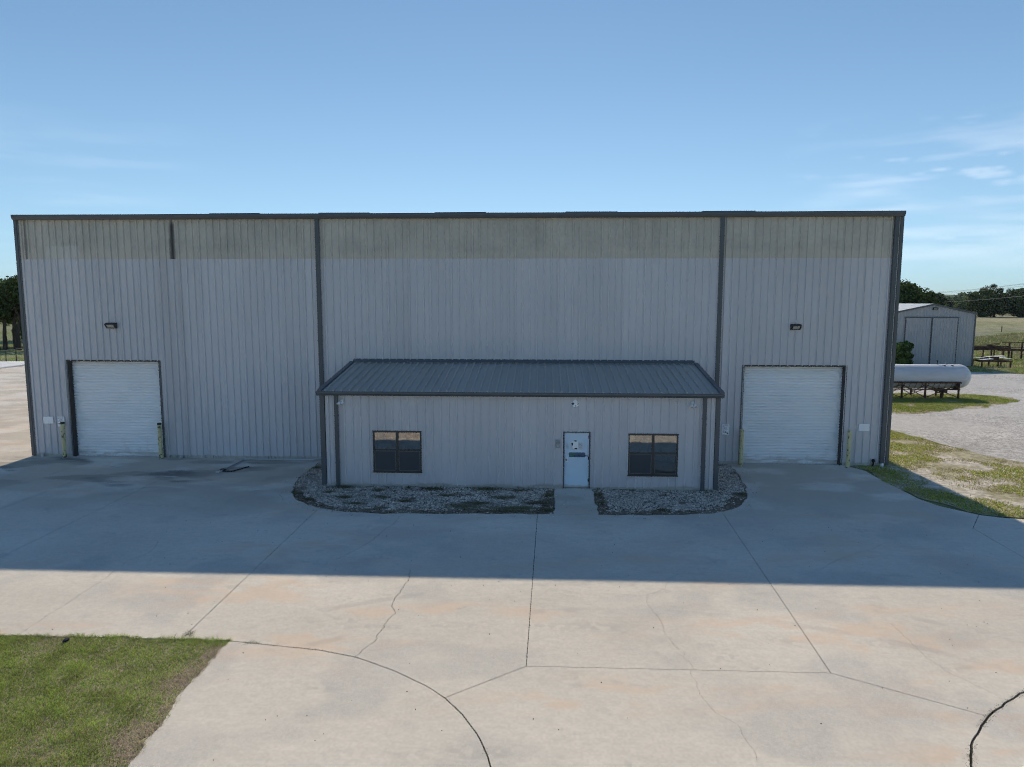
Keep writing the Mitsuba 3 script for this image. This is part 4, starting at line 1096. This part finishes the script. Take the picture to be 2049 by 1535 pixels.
def tree(name, label, x, y, h, w, seed, n_clumps=46, per=190, size=0.26, base=(0.045, 0.065, 0.022), clear=0.28, group=None, trunks=1, category='tree', z0=-0.06, light=False):
    g = np.random.default_rng(seed)
    k = thing(name, label, category, group)
    zc = h * (clear + (1 - clear) * 0.42); rz = h - zc
    m, col, cc = crown((x, y, zc), w / 2 * 0.86, w / 2 * 0.86, rz * (0.80 if clear < 0.06 else 0.88), n_clumps, per, size, g, base, low=clear < 0.06)
    if not light:
        ms = []
        for i in range(trunks):
            px, py = x + (g.uniform(-w / 4, w / 4) if trunks > 1 else 0), y + (g.uniform(-w / 5, w / 5) if trunks > 1 else 0)
            r = h * 0.022 * g.uniform(0.8, 1.2)
            top = np.array([px + g.uniform(-.3, .3), py + g.uniform(-.3, .3), zc - rz * 0.3])
            mid = (np.array([px, py, z0]) + top) / 2 + g.normal(0, 0.12, 3)
            ms += [tube((px, py, z0), mid, r * 1.25, r, 9), tube(mid, top, r, r * 0.8, 9)]
            for q in cc[g.permutation(len(cc))[: max(4, 9 // trunks)]]:
                kn = top * 0.55 + q * 0.45 + g.normal(0, 0.15, 3)
                ms += [tube(top, kn, r * 0.5, r * 0.3, 6), tube(kn, q, r * 0.3, r * 0.1, 6)]
        add('trunk', cat(ms), 'bark', smooth=40, parent=k)
    add('crown', m, 'tree_leaf', parent=k, color=col)
    return k


OAK = (0.075, 0.105, 0.038)
tree('oak_tree', 'dark oak tree at the left frame edge, standing behind the pipe fence', -55.6, 66.0, 10.2, 9.0, 1, 80, 240, 0.20, OAK, 0.22, trunks=3)
tree('oak_tree', 'dark oak tree close against the left wall corner, behind the pipe fence', -51.6, 68.0, 10.9, 8.5, 2, 80, 240, 0.20, OAK, 0.22, trunks=3)
tree('oak_tree', 'oak tree in the shade farther back between the two nearest left oaks', -57.5, 76.0, 10.6, 10.5, 3, 80, 220, 0.22, OAK, 0.06, trunks=2)
tree('oak_tree', 'oak tree hidden mostly behind the left warehouse corner', -46.0, 72.0, 10.6, 9.0, 4, 50, 200, 0.24, OAK, 0.32, trunks=2)
tree('oak_tree', 'farthest oak tree of the grove left of the warehouse', -66.0, 92.0, 11.2, 12.0, 31, 64, 200, 0.28, OAK, 0.04, trunks=2)
tree('oak_tree', 'oak tree of the left grove just outside the left frame edge', -62.0, 66.0, 10.4, 9.5, 32, 50, 200, 0.24, OAK, 0.32, trunks=2)
tree('oak_tree', 'large dark oak rising behind the shed roof beside the warehouse', 76.2, 76.0, 10.0, 8.6, 5, 64, 230, 0.22, OAK, 0.2)
tree('oak_tree', 'smaller oak behind the shed, right of the large one', 82.6, 84.0, 8.9, 6.6, 6, 46, 190, 0.22, (0.085, 0.115, 0.042), 0.2)
tree('oak_tree', 'oak tree behind the warehouse corner left of the large one', 68.5, 80.0, 9.6, 7.5, 7, 40, 170, 0.24, OAK, 0.2)
bush = tree('leafy_bush', 'bright green bush at the left end of the shed front', 60.9, 46.0, 3.1, 3.3, 8, 60, 150, 0.15, (0.07, 0.115, 0.036), 0.0, category='bush')
tree('leafy_bush', 'small bush at the right corner of the shed beside the white sheets', 70.6, 50.2, 1.6, 1.3, 9, 16, 90, 0.10, (0.14, 0.24, 0.056), 0.0, category='bush')
for i, (x, y, h, w) in enumerate(((222.5, 300, 15.0, 14), (230.5, 304, 15.6, 15), (239.5, 300, 14.6, 16), (248, 306, 15.2, 16), (259, 302, 15.5, 13), (270, 306, 15, 13), (282, 300, 14, 12), (216.0, 325, 13, 9))):
    lab = ['leftmost tall tree of the dark clump across the field', 'second tall tree from the left of the clump across the field', 'third tall tree from the left of the clump across the field', 'tree of the clump across the field at the right frame edge', 'tree of the far clump beyond the right frame edge', 'tree of the far clump beyond the right frame edge', 'tree of the far clump beyond the right frame edge', 'paler tree just behind the left end of the clump across the field'][i]
    tree('tall_tree', lab, x, y, h, w, 20 + i, 60, 170, 0.42, (0.078, 0.108, 0.045), 0.02, group='trees of the far clump out of frame' if i in (4, 5, 6) else None)
g = np.random.default_rng(55)
for i in range(16):
    x, y = 118 + i * 9.5 + g.uniform(-2, 2), 235 + i * 7 + g.uniform(-10, 10) + (60 if i > 8 else 0)
    tree('field_tree', 'mid-distance tree in the row behind the shed and field', x, y, g.uniform(8.5, 11.5), g.uniform(9, 13), 70 + i, 34, 90, 0.55, (0.085, 0.115, 0.05), 0.02, group='row of trees behind the shed')
# woodland towards the hills: one mass
P, C = [], []
for i in range(900):
    az = math.radians(g.uniform(8, 48)); r = g.uniform(430, 1250)
    x, y = EYE[0] + r * math.sin(az), EYE[1] + r * math.cos(az)
    hh = g.uniform(7, 13); m = 46
    e = g.normal(size=(m, 3)); e /= np.linalg.norm(e, axis=1, keepdims=True); e[:, 2] = np.abs(e[:, 2])
    P.append(np.array([x, y, hh * 0.15]) + e * np.array([hh * 0.6, hh * 0.6, hh * 0.85]) * g.uniform(0.75, 1.05, (m, 1)))
    C.append(np.array([[0.085, 0.115, 0.055]]) * g.uniform(0.7, 1.4) * g.uniform(0.75, 1.3, (m, 1)))
P, C = np.vstack(P), np.vstack(C)
v, f = leaf_cards(P, 1.9, g, squash=0.8)
wk = key_of('woodland'); scene[wk] = mikit.ply(trimesh.Trimesh(v, f, process=False), 'tree_leaf', color=rgb_rows(C, 4))
labels[wk] = {'label': 'far-off green woodland below the low hills on the horizon', 'category': 'woodland', 'kind': 'stuff'}

# ---------------------------------------------------------------- grass, gravel, weeds: stuff
def stuff(name, label, category, v, f, m, col):
    k = key_of(name); scene[k] = mikit.ply(trimesh.Trimesh(v, f, process=False), m, color=col)
    labels[k] = {'label': label, 'category': category, 'kind': 'stuff'}


g = np.random.default_rng(101)
seen = Polygon([(8.5, -16.3), (17.5, -16.3), (17.8, -23), (13.0, -23)])
near = ragged(lawn.buffer(0.035), 0.07, 0.04, 0.10, 77).intersection(seen)
p = sample_in(near, 150000, g)
import shapely
dist = shapely.distance(lawn.exterior, shapely.points(p))
n1 = meshkit.fbm(np.c_[p * 1.1, np.zeros(len(p))], 4, 3); n2 = meshkit.fbm(np.c_[p * 3.2, np.ones(len(p))], 3, 8)
side = np.clip((p[:, 0] - 14.9) / 1.6, 0, 1) * (p[:, 1] < -16.9)
dry = np.clip(1.1 * (n1 - 0.52) + 1.6 * np.clip(0.75 - dist, 0, 1) * side * (0.5 + 1.2 * n2) + 1.0 * side * (n2 - 0.42), 0, 1)
keep = g.uniform(size=len(p)) > 0.2 * dry
p, dry, n1, n2 = p[keep], dry[keep], n1[keep], n2[keep]
isdry = g.uniform(size=len(p)) < 0.05 + 0.85 * dry
h = g.uniform(0.03, 0.08, len(p)) * (0.35 + 1.4 * n2) * np.where(isdry, 0.7, 1.0) * (1 + 0.4 * (dist[keep] < 0.06) * (g.uniform(size=len(p)) < 0.4))
v, f = blades(p, -0.02, h, g.uniform(0.006, 0.011, len(p)), g.uniform(0.3, 1.3, len(p)) + 0.6 * isdry, g)
clump = 0.58 + 0.95 * meshkit.fbm(np.c_[p * 2.3, np.full(len(p), 4.0)], 3, 12)[:, None]
green = np.array([0.325, 0.405, 0.105]) * g.uniform(0.5, 1.4, (len(p), 1)) * clump * (1 + g.normal(0, 0.08, (len(p), 3)))
straw = np.array([0.56, 0.47, 0.345]) * g.uniform(0.5, 1.25, (len(p), 1))
stuff('grass', 'short green lawn grass with dry straw edge at the lower left corner', 'grass', v, f, 'leaf_blade', rgb_rows(np.where(isdry[:, None], straw, green), 5))
far = lawn.difference(seen)
p = sample_in(far, 25000, g)
v, f = blades(p, -0.02, g.uniform(0.04, 0.08, len(p)), g.uniform(0.012, 0.02, len(p)), g.uniform(0.3, 1.2, len(p)), g)
stuff('grass', 'lawn grass outside the lower left frame corner', 'grass', v, f, 'leaf_blade', rgb_rows(np.array([0.22, 0.32, 0.07]) * g.uniform(0.6, 1.3, (len(p), 1)), 5))

# rough grass at the right corner, under the tank and by the shed
def rough_grass(poly, n, label, hmin, hmax, cut_lo, seed, wide=1.0, greenc=(0.31, 0.37, 0.085), z=-0.03):
    g = np.random.default_rng(seed)
    p = sample_in(poly, n, g)
    q = meshkit.fbm(np.c_[p * 0.75, np.full(len(p), seed)], 4, seed)
    keep = q + g.normal(0, 0.05, len(p)) > cut_lo
    p, q = p[keep], q[keep]
    isdry = g.uniform(size=len(p)) < np.clip(0.90 - (q - cut_lo) * 4.0, 0.15, 0.90)
    h = g.uniform(hmin, hmax, len(p)) * np.where(isdry, 0.7, 1.0)
    v, f = blades(p, z, h, g.uniform(0.014, 0.028, len(p)) * wide, g.uniform(0.3, 1.4, len(p)), g)
    green = np.array(greenc) * g.uniform(0.6, 1.35, (len(p), 1)) * (1 + g.normal(0, 0.1, (len(p), 3)))
    straw = np.array([0.52, 0.45, 0.29]) * g.uniform(0.55, 1.2, (len(p), 1))
    stuff('grass', label, 'grass', v, f, 'leaf_blade', rgb_rows(np.where(isdry[:, None], straw, green), 5))


rough_grass(verge_sheet.difference(sbox(-1, -0.02, 37.95, 40)).intersection(sbox(30, -9, 60, 16)), 90000, 'patchy yellow green grass beside the right warehouse corner', 0.04, 0.11, 0.44, 5, 1.1, (0.40, 0.43, 0.10))
rough_grass(tank_grass, 30000, 'rough grass growing under and before the gas tank', 0.06, 0.16, 0.36, 6, 1.5)
shed_grass = Polygon([(69.9, 47.8), (66.5, 46.0), (65.4, 42.5), (70, 40), (82, 36), (110, 37), (110, 62), (84, 66), (70, 62)])
rough_grass(shed_grass, 45000, 'rough green grass round the steel racks right of the shed', 0.10, 0.34, 0.36, 7, 2.2, (0.26, 0.34, 0.09))
rough_grass(Polygon([(70, 66), (110, 64), (190, 150), (150, 150), (90, 96)]), 40000, 'tall weeds standing in the field beyond the racks', 0.25, 0.65, 0.38, 8, 4.0, (0.27, 0.29, 0.13), -0.06)
rough_grass(Polygon([(-34.5, 47.2), (-34.5, 60), (-44, 100), (-95, 110), (-80, 47.2)]), 30000, 'grass under the oaks beyond the pale concrete', 0.08, 0.2, 0.30, 9, 2.5, (0.28, 0.40, 0.08), z=-0.06)

# stones of the planting beds
beds = unary_union([bed_left, bed_right]).difference(sbox(14.75, -4.42, 29.65, 0.1))
p = sample_in(beds.buffer(-0.04), 40000, g)
rim = shapely.distance(unary_union([bed_left, bed_right]).boundary, shapely.points(p))
q = meshkit.fbm(np.c_[p * 1.0, np.zeros(len(p))], 4, 31); q2 = meshkit.fbm(np.c_[p * np.array([2.0, 4.5]), np.ones(len(p))], 3, 32)
front = p[:, 1] < -4.42 - 0.25
keep = (q2 > 0.27) & ((rim > 0.35 + 0.5 * (q - 0.4)) | ~front | (g.uniform(size=len(p)) < 0.12))
p = p[keep]
ico = trimesh.creation.icosphere(0)
n = len(p)
s = g.uniform(0.012, 0.028, (n, 1)) * np.where(g.uniform(size=(n, 1)) < 0.06, 1.7, 1.0) * np.array([[1.0, 1.0, 0.65]]) * g.uniform(0.75, 1.3, (n, 3))
ang = g.uniform(0, 2 * np.pi, n); ca, sa = np.cos(ang), np.sin(ang)
vv = ico.vertices[None] * s[:, None]
vv = np.stack([vv[..., 0] * ca[:, None] - vv[..., 1] * sa[:, None], vv[..., 0] * sa[:, None] + vv[..., 1] * ca[:, None], vv[..., 2]], -1)
zz = -0.012 + g.uniform(0, 0.018, n)
ps = sample_in(unary_union([bed_left, bed_right]).buffer(0.45).difference(unary_union([bed_left, bed_right]).buffer(0.02)).intersection(sbox(12.5, -9, 32, -0.6)).difference(sbox(14.7, -4.4, 29.7, 0.1)), 320, g)
vv[: len(ps)] *= 0.8
p[: len(ps)], zz[: len(ps)] = ps, 0.008
vv += np.c_[p, zz][:, None]
ff = (ico.faces[None] + np.arange(n)[:, None, None] * 12).reshape(-1, 3)
col = np.array([0.57, 0.50, 0.43]) * g.uniform(0.35, 1.5, (n, 1)) * (1 + g.normal(0, 0.04, (n, 3)))
stuff('gravel', 'pale grey gravel spread in the beds round the office', 'gravel', vv.reshape(-1, 3), ff, 'pebble', rgb_rows(col, 12))

# thatch along the rim of the beds, weeds among the stones
rimzone = unary_union([bed_left, bed_right]).intersection(sbox(10, -9, 33, -1.0)); rimzone = rimzone.difference(rimzone.buffer(-0.50)).difference(sbox(14.7, -4.9, 29.7, 0))
p = sample_in(rimzone, 34000, g)
q = meshkit.fbm(np.c_[p * 1.4, np.zeros(len(p))], 4, 41)
p = p[q > 0.38]
h = g.uniform(0.02, 0.05, len(p))
v, f = blades(p, -0.02, h, g.uniform(0.008, 0.014, len(p)), g.uniform(0.9, 2.2, len(p)), g)
stuff('dead_grass', 'brown dead grass matted along the rim of the gravel beds', 'dead grass', v, f, 'leaf_blade', rgb_rows(np.array([0.31, 0.25, 0.19]) * g.uniform(0.5, 1.4, (len(p), 1)), 5))
tufts = [(15.25, -5.35, .16), (16.0, -6.0, .25), (17.3, -5.9, .22), (18.3, -6.35, .2), (16.6, -6.75, .22), (17.0, -5.0, .2), (15.6, -4.65, .3), (19.6, -5.6, .2), (20.4, -6.9, .5), (20.9, -6.55, .3), (21.9, -7.15, .45), (22.4, -7.05, .3), (21.7, -5.8, .3), (22.9, -6.4, .35), (23.3, -7.2, .25), (23.4, -5.4, .2), (14.8, -6.3, .2), (19.0, -4.75, .3), (21.0, -4.7, .35), (25.2, -6.2, .18), (27.2, -7.0, .18), (25.15, -5.2, .15), (30.5, -4.9, .25), (30.3, -0.35, .35), (13.7, -1.6, .3), (14.0, -5.6, .2), (22.2, -4.8, .2)]
pts, tone = [], []
for x, y, r in tufts:
    m = int(620 * (r / 0.3) ** 1.5)
    e = g.normal(size=(m, 2)) * r * np.array([0.75, 0.36])
    pts.append(np.array([x, y]) + e); tone.append(np.full(m, g.uniform(0.7, 1.3)))
p, tone = np.vstack(pts), np.concatenate(tone)
ok = shapely.contains_xy(unary_union([bed_left, bed_right]), p[:, 0], p[:, 1]) & ~((p[:, 1] > YF - 0.06) & (p[:, 0] > 14.7) & (p[:, 0] < 29.7))
p, tone = p[ok], tone[ok]
v, f = blades(p, -0.02, g.uniform(0.04, 0.13, len(p)), g.uniform(0.008, 0.014, len(p)), g.uniform(0.4, 1.4, len(p)), g)
stuff('weeds', 'low green weed patches among the gravel before the office', 'weeds', v, f, 'leaf_blade', rgb_rows(np.array([0.20, 0.195, 0.115]) * tone[:, None] * g.uniform(0.6, 1.3, (len(p), 1)), 5))
# leaf litter in the gravel
p = sample_in(beds, 5200, g)
q = meshkit.fbm(np.c_[p * np.array([1.6, 4.0]), np.full(len(p), 3.0)], 3, 47)
near_wall = np.clip(1 - (-p[:, 1] + YF) / 0.5, 0, 1) * (p[:, 1] < YF)
p = p[(q > 0.55 - 0.2 * near_wall)]
v, f = leaf_cards(np.c_[p, g.uniform(0.0, 0.03, len(p))], 0.035, g, np.tile([0, 0, 1.6], (len(p), 1)))
stuff('leaf_litter', 'dark fallen leaves lying on the gravel along the office wall', 'leaf litter', v, f, 'tree_leaf', rgb_rows(np.array([0.085, 0.055, 0.032]) * g.uniform(0.4, 1.3, (len(p), 1)), 4))

# growth in the wide joints
def joint_growth(pts, n, spread, hmax, seed, clump=7.0, thr=0.5, cols=((0.10, 0.11, 0.07), (0.26, 0.25, 0.16))):
    g = np.random.default_rng(seed)
    l = LineString(pts); t = g.uniform(0, l.length, n)
    p = np.array([l.interpolate(a).coords[0] for a in t])
    q = meshkit.fbm(np.c_[p * clump * 0.35, np.zeros(n)], 3, seed)
    p = p[q > thr] + g.normal(0, spread, (int((q > thr).sum()), 2))
    v, f = blades(p, -0.045, g.uniform(0.045, hmax, len(p)), g.uniform(0.006, 0.011, len(p)), g.uniform(0.3, 1.8, len(p)), g)
    a = g.uniform(0, 1, (len(p), 1))
    return v, f, rgb_rows((np.array(cols[0]) * (1 - a) + np.array(cols[1]) * a) * g.uniform(0.6, 1.3, (len(p), 1)), 5)


parts = [joint_growth(arc_left[:12], 4000, 0.012, 0.075, 1, thr=0.52), joint_growth(arc_right[2:11], 2600, 0.016, 0.09, 2, thr=0.36, cols=((0.06, 0.06, 0.05), (0.20, 0.19, 0.14))), joint_growth([(15.50, -7.7), (15.60, -16.6)], 4200, 0.010, 0.07, 3, thr=0.60), joint_growth([(15.66, -16.35), (15.66, -16.45)], 160, 0.05, 0.12, 4, thr=0.0, cols=((0.08, 0.10, 0.04), (0.24, 0.22, 0.13))), joint_growth([(17.0, -16.70), (17.25, -16.74)], 120, 0.03, 0.10, 5, thr=0.0, cols=((0.08, 0.10, 0.04), (0.2, 0.19, 0.11)))]
at, vs, fs, cs = 0, [], [], []
for v, f, c in parts:
    vs.append(v); fs.append(f + at); cs.append(c); at += len(v)
stuff('joint_weeds', 'small dry weeds growing along the joints of the concrete yard', 'weeds', np.vstack(vs), np.vstack(fs), 'leaf_blade', np.vstack(cs))

# bits of grit lying on the slabs
p = sample_in(sbox(11, -20.5, 36, -8), 150, g)
bits = []
for q in p:
    m = trimesh.creation.icosphere(1, 1.0); m.vertices *= g.uniform(0.7, 1.3, (len(m.vertices), 1))
    m.apply_transform(np.diag([g.uniform(.006, .016), g.uniform(.006, .014), g.uniform(.004, .010), 1])); m.apply_translation((q[0], q[1], 0.004)); bits.append(m)
k = key_of('grit'); scene[k] = mikit.ply(cat(bits), 'dark_stone'); labels[k] = {'label': 'dark specks of grit scattered on the concrete yard', 'category': 'grit', 'kind': 'stuff'}
# dark scrap of cloth in the lawn
sc = trimesh.creation.icosphere(2, 1.0)
sc.vertices *= 0.7 + 0.6 * meshkit.fbm(sc.vertices * 1.7 + 5, 3, 2)[:, None]
sc.apply_transform(np.diag([0.045, 0.085, 0.035, 1])); sc.apply_translation((13.28, -16.86, 0.035))
single('cloth_scrap', sc, 'navy_cloth', 'crumpled dark navy scrap lying in the lawn grass', 'cloth', smooth=True)

# ---------------------------------------------------------------- air
scene['air'] = {'type': 'homogeneous', 'albedo': c3(0.95, 0.95, 0.95), 'sigma_t': c3(0.000035, 0.000042, 0.000052)}
scene['haze'] = {'type': 'cube', 'to_world': T().translate([20, 0, 43.0]).scale([9600, 9600, 47.0]), 'bsdf': {'type': 'null'}, 'interior': {'type': 'ref', 'id': 'air'}}
labels['haze'] = {'label': 'thin summer haze that pales the far hills', 'category': 'haze', 'kind': 'stuff'}
scene['camera']['medium'] = {'type': 'ref', 'id': 'air'}
